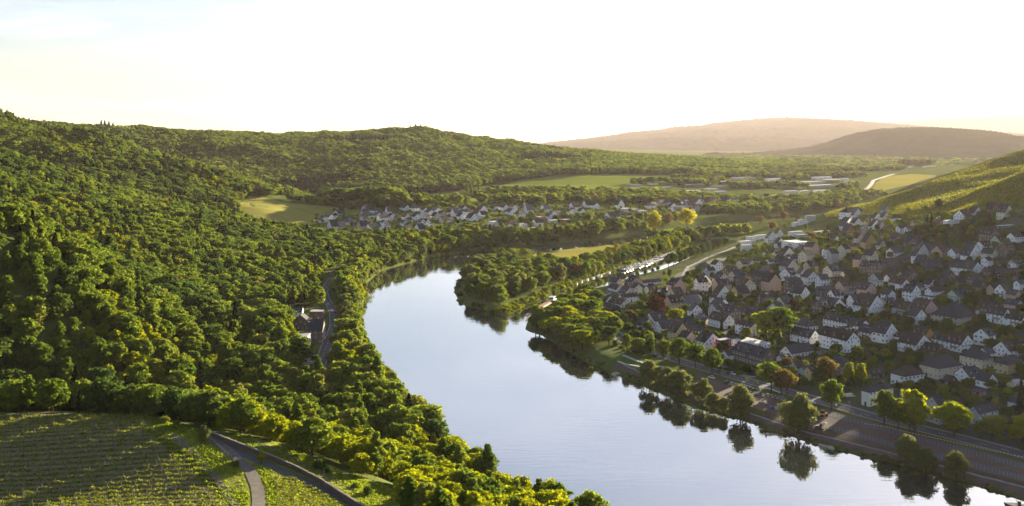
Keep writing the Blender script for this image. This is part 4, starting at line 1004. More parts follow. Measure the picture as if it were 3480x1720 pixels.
# villages on the other side of the river
def village(pan, spots, seed, size=1.0):
    r = random.Random(seed); ox, oy, s = PAN[pan]
    for q in spots:
        x, y = q[0], q[1]; wl = q[2] if len(q) > 2 else r.choice(['white']*7+['cream', 'grey', 'white', 'peach']); rf = r.choice(['slate', 'slate', 'brown', 'grey', 'tan'])
        t = r.choice(['R', 'G', 'R', 'G', 'H']); f_ = q[3] if len(q) > 3 else t
        house(ox+x*s, oy+y*s, r.uniform(38, 70)*size, r.uniform(48, 95)*size, r.uniform(30, 44)*size, f_, wl, 'pale' if f_ == 'F' else rf, pan, scale=s, yaw=r.uniform(-14, 22), det=1, pitch=r.uniform(36, 44), dorm=0, sky=0)
village('P1', [(180,510),(290,470),(350,450),(430,440),(330,610),(440,600),(560,520),(500,545),(610,685),(680,665),(760,600),(840,660),(900,640),(800,500),(810,430),(900,440),(860,570),(1010,635),(1060,420),(990,435),(1150,380),(960,370),(830,350),(1070,540),(1120,590),(1040,490),(1180,470),(1290,480),(1390,330),(1520,340),(1670,370),(1400,460),(1450,500),(1540,470),(1370,560),(1440,590,'peach'),(1610,640),(1680,460),(1620,540),(1700,540),(1830,460),(1930,410),(1840,380),(1740,410),(2080,350),(2240,350),(2300,390),(2200,460),(2080,395),(2030,500),(2130,420),(2500,370),(2520,450,'grey','F'),(2410,410),(1950,510),(1790,590),(2360,480)], 1, 1.25)
village('P2', [(480,330),(610,325),(770,315),(1080,350),(160,440),(320,545,'white','F'),(420,580),(620,580),(750,565,'white','F'),(950,550),(890,500),(1140,460),(1170,510,'grey','F'),(1350,430),(1480,370),(1500,395),(570,395),(700,430),(820,370),(1010,470,'red','F'),(1370,500,'red','F'),(1600,380),(1690,285),(1800,300),(1980,490),(2080,460,'peach'),(2180,440),(1890,540),(2060,530),(2230,345,'grey','F'),(2370,360,'peach','F'),(2470,370,'white','F'),(2150,290),(1500,320),(1250,430),(50,400),(330,320)], 2, 1.25)
village('P3', [(650,640),(700,620),(850,600),(900,590),(1080,580),(1040,690),(1090,740,'yellow'),(1150,640),(1240,640),(1300,620),(1350,600),(1420,660),(1500,640),(1540,660),(1680,630),(1750,600),(1820,590),(1900,590),(2000,560),(2090,560),(2170,560),(2240,550),(2300,540),(2380,540),(2450,540),(860,760,'white','F'),(1200,600),(1600,600),(980,660),(1330,680),(1480,1040,'white','R'),(1700,1020)], 3, 1.2)
rows('''P3 100 820 110 160 60 G white slate
P3 270 790 30 140 50 G white slate
I 1240 330 60 250 40 F brick pale
I 1540 290 40 120 30 F white pale
I 1720 285 40 200 40 F wood pale
I 1900 232 40 180 36 F grey pale
I 2200 282 40 180 36 F blue pale
I 2400 245 40 160 30 F white pale
I 1170 402 40 250 18 F white pale
I 1350 420 30 130 18 F blue pale
I 1510 372 40 180 18 F white pale
I 1700 335 40 110 26 F cream pale
I 680 302 40 130 30 F white slate
I 400 328 60 170 34 F grey slate
I 860 347 30 150 14 F blue pale
I 2470 182 20 60 40 F white pale
I 2080 215 40 150 20 F peach pale
I 1960 300 40 130 16 F white pale
I 1640 410 40 170 14 F blue pale
J 430 665 30 150 22 F white pale
J 330 702 30 190 18 F cream pale
J 520 692 30 150 26 F ochre pale
J 668 722 20 60 66 F white pale
J 745 722 20 80 36 F brick pale
J 395 742 40 270 26 F grey pale
J 185 782 30 110 18 F white pale
J 330 784 30 60 22 F blue pale
J 445 780 30 120 22 F white pale
J 20 675 30 120 20 F grey pale
J 60 640 10 30 26 F white pale
J 690 618 10 60 14 F white pale
J 1050 580 10 70 12 F white pale
J 1250 560 10 40 14 F white pale
J 1370 558 10 110 8 F white pale''', det=1)
# houses beside the road on the left bank (their fronts run along that road)
for (x, y, A_, B_, he, typ, wl, rf, nt_, kw) in [
    (205,528,11,6,40,'R','white','slate','white bungalow with a grey gabled roof',{}), (395,562,7,6,75,'F','brick','pale','red-brown wooden house with a pale flat roof',{'balc': 2}),
    (300,655,12,7,50,'G','brownstone','slate','dark roofed hall of brown stone',{}), (392,780,6.5,11,120,'R','brownstone','slate','tall brown stone house touching the road',{'dorm': 0}),
    (255,840,9,9,120,'F','grey','pale','grey apartment block with white balconies',{'balc': 1}), (130,630,7,5,36,'R','brick','slate','low dark roofed outbuilding',{}), (262,970,6,8,60,'G','cream','tan','small cream gabled house nearest the camera',{})]:
    house(950+x*.3693, 880+y*.3693, 20, 20, he, typ, wl, rf, 'L', yaw=62, scale=.3693, note=nt_, AB=(A_, B_), **kw)
# more of the close-set old houses between the measured ones
HP = [(h['x']+h['u'][0]*h['A']/2+h['v'][0]*h['B']/2, h['y']+h['u'][1]*h['A']/2+h['v'][1]*h['B']/2, (h['A']+h['B'])*0.30) for h in HOUSES]
rfl = random.Random(4); added = 0
for k in range(2600):
    if added >= 62: break
    px = rfl.uniform(2080, 3470); py = rfl.uniform(862, 1080) if rfl.random() < 0.8 else rfl.uniform(800, 1230)
    if py > 1030+(px-2080)*0.2 or py < 985-(px-2080)*0.16: continue
    x0, y0, z0 = ground(px, py); sc_ = rfl.uniform(5, 8.5); s2 = rfl.uniform(5.5, 10)
    cx_, cy_ = x0-0.5*sc_/2+0.866*s2/2, y0+0.866*sc_/2+0.5*s2/2; rr = (sc_+s2)*0.30
    if any((cx_-a)**2+(cy_-b_)**2 < (rr+c)**2*0.92 for a, b_, c in HP): continue
    zone = 'A' if px < 2500 else ('D' if px < 2980 else ('C' if py < 930 else 'E'))
    if px >= 2500 and py < 900: zone = 'B' if px < 2980 else 'C'
    house(px, py, 10, 10, rfl.uniform(24, 44), rfl.choice('RRGG'), rfl.choice(['white', 'white', 'cream', 'brownstone', 'brownstone', 'peach', 'grey']), rfl.choice(['slate', 'slate', 'brown']), zone, scale=1.0*y0/y0*0.9, AB=(sc_, s2), det=2, yaw=rfl.uniform(-12, 12)); HP.append((cx_, cy_, rr)); added += 1
label_houses()
print('HOUSES', len(HOUSES), len(bpy.data.objects))
# ------------------------------------------------------------------ single trees
TL = []
TWORD = {'green': 'leafy green tree', 'dark': 'dark green round tree', 'bright': 'fresh yellow-green tree', 'willow': 'grey-green willow', 'copper': 'dark red copper beech', 'orange': 'orange-brown young-leaved tree', 'yellow': 'tall bright yellow tree', 'conifer': 'dark conifer', 'poplar': 'slim upright poplar', 'blossom': 'pink blossoming tree'}
TNAME = {'dark': 'dark_leaved_tree', 'bright': 'light_leaved_tree', 'orange': 'orange_leaved_tree', 'yellow': 'yellow_leaved_tree', 'willow': 'willow_tree', 'conifer': 'conifer_tree', 'poplar': 'poplar_tree', 'copper': 'beech_tree', 'blossom': 'blossom_tree'}
rgt = random.Random(21)
def base_key(k): return k.rstrip('0123456789')
def tree_at(x, y, z, h, key, zone, wide=1.0):
    crown, trunk, H, kind = TREES[key]; s = h/H; rt = empty(TNAME.get(base_key(key), 'broadleaf_tree'), (x, y, z-0.1), rgt.uniform(0, 6.28)); rt.scale = (s*wide, s*wide, s)
    obj('crown', crown, parent=rt); obj('trunk', trunk, parent=rt)
    TL.append(dict(o=rt, px=proj(x, y, z)[0], k=base_key(key), zone=zone)); return rt
VAR = {'green': ['green0','green1','green2','green3','green4'], 'dark': ['dark0','dark1','dark2'], 'bright': ['bright0','bright1','bright2'], 'willow': ['willow0','willow1'], 'conifer': ['conifer0','conifer1'], 'orange': ['orange0','orange1']}
def tpx(px, py, top, key, zone, wide=1.0):
    x, y, z = ground(px, py); z = max(z, 0.3); h = (py-top)*y/F
    k = key if key in TREES else rgt.choice(VAR.get(key, [key+'0'])); return tree_at(x, y, z, min(max(h, 2.5), 26), k, zone, wide)
def tlist(ox, oy, s, zone, T):
    for t in T.split(';'):
        f = t.split(); tpx(ox+float(f[0])*s, oy+float(f[1])*s, oy+float(f[2])*s, f[3], zone, float(f[4]) if len(f) > 4 else 1.0)
tlist(2100,1150,.275,'bank', "395 590 280 willow0 0.95;600 655 360 willow1 0.9;740 705 390 willow0 1.25;1040 775 500 willow1 1.1;1190 885 680 willow0 1.15;1510 985 590 willow1 0.95;1290 930 730 willow0 0.8")
tlist(2400,1150,.2514,'bank', "1250 1290 760 willow1 1.0")
tlist(2600,1200,.4085,'bank', "1190 925 680 willow0 0.9;1340 995 800 willow1 1.2;1590 1055 830 willow0 1.0;1000 905 860 willow1 1.2")
tlist(1750,850,.2357,'spit', "300 1165 930 dark0 1.2;450 1080 900 green0;430 1205 1000 willow0 1.1;600 1235 1080 willow1 1.1;620 1090 840 green3;540 1000 830 dark1;760 1000 770 green1;900 960 730 bright0;850 1160 930 green3 1.1;1000 1210 960 bright2;1020 740 480 dark1 1.1;960 820 640 green0;1080 860 700 green1;1100 1010 800 bright0;1240 1090 880 green2 1.2;1300 1240 1080 green0;1130 1280 1090 green3;800 1300 1170 willow0 1.2;1450 1035 880 dark0 1.2;1560 1015 920 green1;1480 1140 1000 willow1 1.3;1660 1150 1050 bright1;700 800 660 green0;780 730 530 bright1 0.8;1000 1340 1080 green3;660 1340 1150 willow1 1.2;350 1080 940 dark0;1180 960 760 green2")
tlist(2000,900,.2356,'harbour', "970 745 450 copper0 1.15;1250 845 620 bright2 1.15;1190 640 470 bright1 0.9;660 665 545 green3 1.3;385 805 670 dark0 1.2;495 805 715 green0 1.1;430 945 790 willow0 1.2;620 935 840 bright0 1.3;1510 345 250 bright0 1.3;1870 425 320 bright2 1.2;2060 625 370 dark0 0.9;1920 985 730 conifer0 0.75;1820 1015 890 conifer1 1.2;1500 790 700 green2;980 455 310 conifer0 0.8;1170 185 50 dark2;1090 175 80 green2;1120 265 180 bright0 1.3;590 205 140 green2;700 205 80 green2;820 165 50 green4 1.2;925 115 50 willow0;1000 105 10 green2 1.2;1440 245 80 dark2;1500 155 60 blossom0 1.1;640 800 690 copper0 1.2")
tlist(2100,1150,.275,'avenue', "250 205 -20 green3;400 205 -20 dark2;565 265 0 green0;760 315 0 green1 1.1;955 375 50 green3 0.9;1165 435 120 green1;110 170 -60 green2")
tlist(2400,1150,.2514,'carpark', "880 715 310 green3 0.9;1020 765 400 orange0 0.95;1090 775 430 orange1 0.8;1700 975 560 green1 0.95")
tlist(2940,1150,.2514,'carpark', "260 1185 700 green2 1.1;455 1225 820 green1;600 1275 800 green0;670 1285 690 bright1 1.1;1200 1335 860 bright2 1.1;1720 1395 1030 green3 1.15;2090 1410 1060 bright0 1.1")
tlist(2400,1150,.2514,'gardens', "1930 645 320 bright1 0.8;2090 665 330 bright1 0.8;1620 565 250 orange1 1.0;2040 310 80 green0;1600 290 190 bright0 1.2;560 460 340 dark0 1.2;1250 560 500 dark0 1.3")
tlist(2500,900,.2356,'gardens', "450 1095 650 bright2 0.95;620 1090 600 green3 1.15;1310 725 600 green0;1470 705 590 green1;1640 745 605 green0;1850 765 595 green2 1.2;2020 835 700 bright0;880 480 370 dark0;830 645 490 copper0 0.9;180 395 180 orange1;700 1185 1080 bright1 1.2;100 1135 1010 dark0;1100 175 20 green0;900 115 10 bright0;1000 480 400 bright0;620 520 370 green2 .7;1010 620 520 green0;600 640 500 dark1;1180 760 650 dark0;980 690 600 green0 1.3;2050 480 410 dark0 1.4")
tlist(2500,650,.2356,'gardens', "850 1095 1010 bright0 1.3;760 1095 1000 bright2;680 1055 960 dark0;1100 1135 1020 bright2 1.1;1310 1105 1010 green0;1760 985 830 bright0 1.1;1500 905 740 conifer1 1.3;1130 735 590 orange0;530 585 430 orange1;900 465 360 dark0;690 435 290 orange0 1.2;350 480 350 orange1 1.1;110 945 870 bright0 1.2;1590 1060 970 bright0;1230 850 700 dark2;1010 560 460 green0;700 540 460 bright0;1900 470 390 bright0;1570 740 680 dark0 1.2")
tlist(2980,650,.2356,'gardens', "900 245 110 willow0 1.2;160 505 390 bright0 1.2;790 535 320 conifer0 1.1;730 545 340 conifer1 1.2;860 645 530 orange0 1.2;910 565 470 orange1;650 585 480 orange0;1640 605 370 conifer0 1.3;1570 615 430 conifer1 1.2;1730 545 460 orange0;1860 255 190 bright2 1.2;2000 235 160 green0 1.2;850 1055 900 green3 1.1;1020 1035 930 bright2 1.2;1290 1015 950 dark0;1340 625 540 green0 1.2;560 645 490 conifer1 1.3;1130 625 550 green0 1.2;450 305 230 green0 1.2;240 305 230 green0;700 260 210 dark0 1.4;1100 270 220 dark0 1.4;1700 235 180 bright0 1.3;1100 760 690 green0 1.2;600 760 690 dark0;1420 700 630 dark0 1.2;1270 690 620 orange0;1000 690 600 dark1;740 700 600 dark1")
tlist(2980,900,.2356,'gardens', "970 605 430 bright0;1540 1010 780 dark1 1.1;1660 960 830 dark0 1.2;1820 1105 1000 bright0;1930 1095 1000 bright2;1920 965 860 dark0 1.2;150 855 670 dark0;560 785 680 dark0 1.1;200 1185 1110 green0 1.3;160 1275 1200 bright0 1.3;750 905 770 dark1 1.3;930 935 830 willow0 1.2;1420 580 480 dark0 1.2;1350 640 540 green0;1800 560 470 green0;1980 470 390 green0;640 900 800 dark0 1.3")
tlist(2940,1150,.2514,'gardens', "300 305 140 bright0;120 235 110 green0 1.2;90 405 260 green1 1.1;330 435 290 green0 1.2;880 695 590 dark0 1.2;1010 725 620 green0;1760 935 800 yellow1 0.8;2110 1005 560 conifer0;2100 490 310 green0;430 685 560 conifer1 1.3;730 680 610 copper0;1200 750 680 green0")
tlist(1900,750,.3927,'quay', "945 395 285 dark2 1.2;990 390 275 dark0;1040 375 262 dark2 1.2;1085 355 250 dark2 1.2;1140 335 222 dark0;1180 315 202 dark2 1.2;1240 300 200 dark0;1290 275 175 dark2 1.2;1330 255 162 dark0;1380 245 145 dark2 1.2;1430 225 132 dark0;1560 265 190 bright0")
tlist(2050,560,.2329,'far', "740 1005 690 yellow1 0.95;1220 955 630 yellow0 0.85;960 885 700 orange0 1.0")
tlist(1000,500,.4713,'poplars', "1245 350 255 poplar0;1275 352 262 poplar0;1302 352 290 poplar0;1330 345 268 poplar0")
tlist(0,300,.4714,'poplars', "2075 803 715 poplar0 1.3;2110 805 715 poplar0 1.3")
# the wooded peninsula
r = np.random.RandomState(31)
PEN = [(-8,604),(8,640),(26,682),(48,738),(30,800),(10,845),(-18,838),(-34,780),(-36,690),(-30,645)]
PEN_ = np.array(PEN)
x, y = jitter_grid(-45, 60, 600, 850, 9.6, r, 0.35); ok = inpoly(x, y, PEN_) & (dwater(x, y) > 2.0)
x, y = x[ok], y[ok]
edge = dline(x, y, [(-2,598),(11,638),(31,686),(57,745)])
for i in range(len(x)):
    if edge[i] < 9: continue
    k = r.choice(['green0','green1','green3','dark0','willow0','green0','dark1','green2','orange0'], p=[.18,.17,.13,.14,.15,.08,.07,.065,.015]); tree_at(x[i], y[i], float(hz(x[i], y[i])), r.uniform(9.5, 12.5)*(0.8 if y[i] > 770 else 1), k, 'peninsula', r.uniform(0.95, 1.25))
# fill of the spit grove
SP = np.array([(1800,1112),(1900,1058),(2010,1012),(2040,1060),(2095,1140),(2090,1185),(1990,1205),(1900,1160)])
for px_, py_ in zip(*jitter_grid(1790, 2100, 1005, 1210, 27, r, 0.4)):
    if inpoly(np.array([px_]), np.array([py_]), SP)[0]:
        x_, y_, z_ = ground(px_, py_)
        if float(dwater(x_, y_)) > 2: tree_at(x_, y_, z_, r.uniform(8.5, 11.5), r.choice(['green0','green1','green3','dark0','bright2','green2']), 'spit', r.uniform(1.1, 1.4))
# between the hay meadow and the marina
mq = resample([(50,742),(76,796),(101,846),(138,910),(169,962),(196,1000)], 8.5); mt_ = np.gradient(mq, axis=0); mt_ /= np.linalg.norm(mt_, axis=1)[:, None]
for row, off in enumerate((-2.2, 3.5, 10, 17)):
    for q, t in zip(mq, mt_):
        x_, y_ = q[0]-t[1]*off+r.uniform(-2, 2), q[1]+t[0]*off+r.uniform(-2, 2)
        if float(dwater(x_, y_)) > 1.2 and not (row == 0 and r.uniform() < 0.2): tree_at(x_, y_, float(hz(x_, y_)), r.uniform(6.5, 10.5), r.choice(['green0','green1','dark0','bright0','orange0','green3'], p=[.28,.22,.2,.12,.03,.15]), 'marina', r.uniform(0.95, 1.25))
# left bank between road and river
for q in resample([(-72,440),(-88,500),(-92,560),(-104,640),(-113,710),(-111,790),(-88,862),(-48,920)], 8.2):
    for s in (0, 7):
        x_, y_ = q[0]+4-s*0.9+r.uniform(-2, 2), q[1]+r.uniform(-2, 2)
        if float(dwater(x_, y_)) > 0.8 and dline(np.array([x_]), np.array([y_]), ROAD_L)[0] > 5.5: tree_at(x_, y_, float(hz(x_, y_)), r.uniform(6.5, 11), r.choice(['willow0','willow1','green0','green1','bright0','dark0','orange0'], p=[.24,.2,.2,.15,.1,.1,.01]), 'leftbank', r.uniform(0.95, 1.25))
for (pa, Ya, ha) in [(6,1375,11),(24,1372,12),(46,1370,11),(80,1365,9),(105,1365,8),(344,1950,17),(356,1945,18),(370,1950,17),(384,1945,16),(1395,2360,13),(1412,2360,14),(1430,2360,13)]:
    xa = (pa-CX)/F*Ya; tree_at(xa, Ya, float(hz(xa, Ya)), ha+5, 'conifer0', 'skyline', 1.2)
for i in np.where(PICK)[0]: tree_at(WX[i], WY[i], WZ[i]-0.3, WH[i], WK[i], 'nearwood', WWd[i])
TZ = {'bank': ('on the town river bank', 'trees on the town river bank'), 'spit': ('on the wooded spit by the barge', 'trees on the spit'), 'harbour': ('among the harbour-end houses', 'trees at the harbour end'), 'avenue': ('in the street avenue', 'avenue trees along the riverside street'), 'carpark': ('between street and car park', 'trees along the car park'), 'gardens': ('in the town gardens', 'trees in the town gardens'), 'quay': ('in the row beside the railway', 'row of trees beside the harbour railway'), 'far': ('across the marina', 'trees by the far river reach'), 'poplars': ('beyond the villages', 'poplars beyond the villages'), 'peninsula': ('on the wooded peninsula', 'trees on the peninsula'), 'marina': ('between hay meadow and marina', 'trees behind the marina'), 'leftbank': ('along the left river bank', 'trees between the road and the river'), 'skyline': ('on the wooded skyline', 'conifers on the skyline'), 'nearwood': ('at the near edge of the wood', 'nearest trees of the slope wood')}
g_ = {}
for t in TL: g_.setdefault((t['zone'], t['k']), []).append(t)
for (z, k), L in g_.items():
    L.sort(key=lambda t: t['px'])
    for i, t in enumerate(L):
        t['o']['label'] = (TWORD[k]+' '+TZ[z][0]) if len(L) == 1 else '%s %s from left %s' % (ordw(i+1), TWORD[k], TZ[z][0])
        t['o']['category'] = 'tree'; t['o']['group'] = TZ[z][1]
print('TREES', len(TL))
# ------------------------------------------------------------------ hedges, gardens, tree belts of the valley floor
def px_zone(poly, s, rg):
    c = np.array(poly, float); out = []
    for px, py in zip(*jitter_grid(c[:, 0].min(), c[:, 0].max(), c[:, 1].min(), c[:, 1].max(), s, rg)):
        if inpoly(np.array([px]), np.array([py]), c)[0]: out.append(ground(px, py))
    return np.array(out)
rb = np.random.RandomState(12); BX = []
def belt(line, w, dens, hmin=8, hmax=13):
    g = np.array(gw(line)); q = resample(g, 3.0); L = len(q)*3.0
    for k in range(int(L*w*dens/40)):
        p = q[rb.randint(len(q))]; BX.append((p[0]+rb.uniform(-w/2, w/2), p[1]+rb.uniform(-w/2, w/2), rb.uniform(hmin, hmax)))
for ln, w in [([(1650,880),(1700,870),(1800,850),(1900,837),(2060,816),(2160,800)],12), ([(1560,838),(1640,850),(1740,848),(1850,825),(1960,812),(2060,798)],20), ([(2100,800),(2230,790),(2340,770),(2450,760)],16), ([(2230,820),(2330,812),(2440,805),(2540,790)],18),
              ([(1620,672),(1720,662),(1850,664),(2000,664),(2200,668),(2350,680),(2480,690)],60), ([(1700,690),(1850,684),(2000,684),(2150,684),(2300,690),(2500,692)],70), ([(2440,690),(2560,690),(2700,690),(2850,680),(2950,665)],55), ([(2400,720),(2550,716),(2700,712),(2800,706),(2860,690)],45), ([(2500,745),(2600,740),(2700,733),(2760,728)],30),
              ([(1250,700),(1400,692),(1560,690)],30), ([(880,662),(960,679),(1100,693),(1240,705)],12), ([(1250,700),(1350,702),(1520,706)],16), ([(2300,630),(2360,628),(2420,622)],50), ([(2300,610),(2380,612),(2440,612)],26), ([(2140,628),(2200,625),(2260,622)],20), ([(2440,600),(2600,592),(2750,588),(2900,580),(3050,578)],60), ([(2600,610),(2760,604),(2900,600)],50), ([(2480,640),(2600,636),(2760,640),(2900,642)],40),
              ([(1500,800),(1600,815),(1680,812)],16), ([(1640,745),(1750,755),(1900,745),(2020,750)],14), ([(1250,716),(1350,710),(1500,705)],12), ([(1240,795),(1400,800),(1520,790),(1600,780)],22), ([(1980,740),(2100,745),(2250,740),(2350,745)],26), ([(2000,770),(2150,772),(2280,765)],22)]:
    vil = ln[0] in ((1240,795), (1250,716), (1980,740), (2000,770), (1640,745), (1500,800)); belt(ln, w, 0.4 if vil else 0.62, 5 if vil else 8, 8 if vil else 13)
BX = np.array(BX); zz = hz(BX[:, 0], BX[:, 1]); hp = np.array([(h['x']+h['u'][0]*h['A']/2+h['v'][0]*h['B']/2, h['y']+h['u'][1]*h['A']/2+h['v'][1]*h['B']/2, max(h['A'], h['B'])*0.62) for h in HOUSES])
bpx, bpy_ = proj(BX[:, 0], BX[:, 1], zz); gap = np.zeros(len(BX), bool)
for (xa, xb, ya, yb) in [(2345,2418,752,805),(2540,2612,732,775),(2668,2728,718,755)]: gap |= (bpx > xa) & (bpx < xb) & (bpy_ > ya) & (bpy_ < yb)
ok = ~gap & (dwater(BX[:, 0], BX[:, 1]) > 2) & (np.min(np.hypot(BX[:, 0][:, None]-hp[:, 0], BX[:, 1][:, None]-hp[:, 1])-hp[:, 2], axis=1) > 1)
BX, zz = BX[ok], zz[ok]
kk = list(rb.choice(['green0','green1','green3','dark0','dark1','orange0','bright0','willow0'], len(BX), p=[.23,.19,.15,.15,.13,.01,.06,.08]))
woodland('tree_belts', 'belts of trees and hedges between the valley fields and villages', np.stack([BX[:, 0], BX[:, 1], zz-0.3], 1), kk, BX[:, 2], rb.uniform(1.0, 1.35, len(BX)), models=PROTOF, rgs=4, cat='trees')
# shrubs and hedges in the gardens of town and villages
x, y = jitter_grid(40, 400, 330, 1000, 4.6, rb, 0.5); px, py = proj(x, y, hz(x, y))
tb = inpoly(px, py, [(2080,1200),(2330,1232),(2500,1276),(2700,1330),(2900,1390),(3200,1470),(3560,1565),(3600,740),(3300,735),(3000,745),(2850,770),(2560,850),(2330,950),(2150,1010)])
x2, y2 = jitter_grid(-230, 560, 960, 1500, 8.5, rb, 0.5); px2, py2 = proj(x2, y2, hz(x2, y2))
vb = inpoly(px2, py2, VILLAGE_L) | inpoly(px2, py2, [(2000,690),(2300,690),(2640,690),(2640,715),(2400,730),(2300,745),(2100,770),(2000,790)])
road_d = np.minimum(dline(x, y, TOWN_ROAD), dline(x, y, VROAD))
x = np.r_[x[tb & (road_d > 4.5)], x2[vb]]; y = np.r_[y[tb & (road_d > 4.5)], y2[vb]]
dd = np.min(np.hypot(x[:, None]-hp[:, 0], y[:, None]-hp[:, 1])-hp[:, 2], axis=1); ok = (dd > -0.4) & (dwater(x, y) > 3) & (rb.uniform(size=len(x)) < 0.72); x, y = x[ok], y[ok]
kk = list(rb.choice(['bush0','bush1','bush3','green0','dark0','orange0'], len(x), p=[.27,.40,.11,.12,.095,.005])); hh = np.array([rb.uniform(1.4, 3.4) if k.startswith('bush') else rb.uniform(3.5, 6.0) for k in kk])
woodland('shrubbery', 'garden shrubs, hedges and small trees between the houses', np.stack([x, y, hz(x, y)-0.1], 1), kk, hh, rb.uniform(1.0, 1.5, len(x)), rgs=6, cat='shrubs')
# reeds and bushes along the waterlines
def bank_bushes(line, off, n, hmin, hmax, keys, seed):
    q = resample(line, 0.5); r2 = np.random.RandomState(seed); out = []
    for k in range(n):
        p = q[r2.randint(len(q))]+r2.uniform(-1, 1, 2)*off; d = float(dwater(*p))
        if 0.2 < d < off+2: out.append((p[0], p[1], float(hz(*p)), r2.uniform(hmin, hmax)))
    out = np.array(out); return out, list(r2.choice(keys, len(out)))
P1_, k1 = bank_bushes([(-8,597),(11,638),(31,686),(57,745),(80,794),(105,843),(142,907),(173,960)], 6, 800, 1.2, 2.6, ['bush0','bush3','bush0'], 1)
P2_, k2 = bank_bushes([(-8,597),(-33,640),(-40,686),(-38,780),(-18,850)], 3, 90, 1.5, 3, ['bush0','bush1'], 2)
P3_, k3 = bank_bushes(_TB[2:], 2.0, 330, 0.5, 1.2, ['bush0','bush1','bush0'], 3)
P4_, k4 = bank_bushes([(5,270),(-33,350),(-66,462),(-88,560),(-96,645),(-106,720),(-104,794),(-81,856),(-43,913),(20,962),(90,1030)], 3, 420, 1.6, 3.4, ['bush0','bush1','bush3'], 4)
PA = np.concatenate([P1_, P2_, P3_, P4_]); woodland('bank_shrubbery', 'low bushes and reeds along the waterlines', PA[:, :3]-[0, 0, 0.15], k1+k2+k3+k4, PA[:, 3], np.full(len(PA), 1.4), rgs=7, cat='shrubs')
print('BELTS', len(BX), len(x), len(PA))
# ------------------------------------------------------------------ the near vineyards, wall, railing and grass
m_post = mat('vine_post', (0.13,0.11,0.09), rough=0.9)
LM['vine2'] = leaf_mat('young_vine_leaves', (0.15,0.18,0.024), (0.18,0.20,0.026)); LM['grass'] = leaf_mat('grass_blades', (0.13,0.17,0.02), (0.13,0.17,0.02), trans=0.4); LM['grassd'] = leaf_mat('verge_grass', (0.10,0.14,0.02), (0.10,0.14,0.02), trans=0.4)
def vineyard(name, label, ys, xl, xr, seed, slant=0.0):
    rg = np.random.RandomState(seed); root = empty(name, (float(xl(ys[0])), ys[0], float(hz(xl(ys[0]), ys[0]))), label=label, cat='vineyard'); bx = root.location
    for yy in ys:
        a, b_ = float(xl(yy)), float(xr(yy))
        if b_-a < 3: continue
        n = int((b_-a)*13.0); X = rg.uniform(a, b_, n); Y = yy+slant*(X-a)+rg.normal(size=n)*0.07; Z = hz(X, Y)+rg.uniform(0.2, 0.85, n)*(0.75+0.25*np.sin(X*1.7+yy))
        ng = int((b_-a)*7); Xg = rg.uniform(a, b_, ng); Yg = yy+slant*(Xg-a)-0.15+rg.normal(size=ng)*0.22; Zg = hz(Xg, Yg)+0.06
        C = np.stack([X, Y, Z], 1); V1, F1 = quads(C, rg.normal(size=C.shape), 0.30, rg)
        Cg = np.stack([Xg, Yg, Zg], 1); V2, F2 = quads(Cg, rg.normal(size=Cg.shape)*0.45+[0, -0.4, 1.0], 0.42, rg)
        V = np.concatenate([V1, V2])-np.array(bx); Fc = np.concatenate([F1, F2+len(V1)])
        row = obj('vine_foliage', mesh('vine_foliage', V, Fc, [LM['vine2'], LM['grassd']], [0]*len(F1)+[1]*len(F2)), parent=root)
        t = MB()
        for px_ in np.arange(a+rg.uniform(0, 2), b_, 3.2):
            z0 = float(hz(px_, yy+slant*(px_-a)))-bx.z; x0, y0 = px_-bx.x, yy+slant*(px_-a)-bx.y; w = 0.045; le = rg.uniform(-0.05, 0.05)
            t.add([(x0-w, y0-w, z0-0.1), (x0+w, y0-w, z0-0.1), (x0+w, y0+w, z0-0.1), (x0-w, y0+w, z0-0.1), (x0-w+le, y0-w, z0+1.35), (x0+w+le, y0-w, z0+1.35), (x0+w+le, y0+w, z0+1.35), (x0-w+le, y0+w, z0+1.35)], [(0,1,5,4),(1,2,6,5),(2,3,7,6),(3,0,4,7),(4,5,6,7)])
        obj('trellis', t.mesh('trellis', [m_post]), parent=row)
    return root
VB = np.array(gw([(463,1431),(541,1475),(628,1529),(682,1587),(730,1636),(760,1684),(784,1718),(800,1760)])); o_ = np.argsort(VB[:, 1])
ytop = float(ground(200, 1412)[1])
vineyard('vineyard', 'large vineyard plot with long rows of young vines left of the fork', np.arange(203, ytop-1.0, 2.6), lambda y: -0.53*y-4, lambda y: np.interp(y, VB[o_, 1], VB[o_, 0]), 3)
V2L = np.array(gw([(917,1602),(938,1642),(942,1720),(940,1760)])); V2R = np.array(gw([(945,1611),(1007,1627),(1069,1658),(1131,1695),(1172,1720),(1240,1762)])); oL = np.argsort(V2L[:, 1]); oR = np.argsort(V2R[:, 1])
vineyard('vineyard', 'small vineyard plot between the two lanes', np.arange(205, V2L[:, 1].max()-0.5, 1.9), lambda y: np.interp(y, V2L[oL, 1], V2L[oL, 0]), lambda y: np.interp(y, V2R[oR, 1], V2R[oR, 0])-0.5, 4)
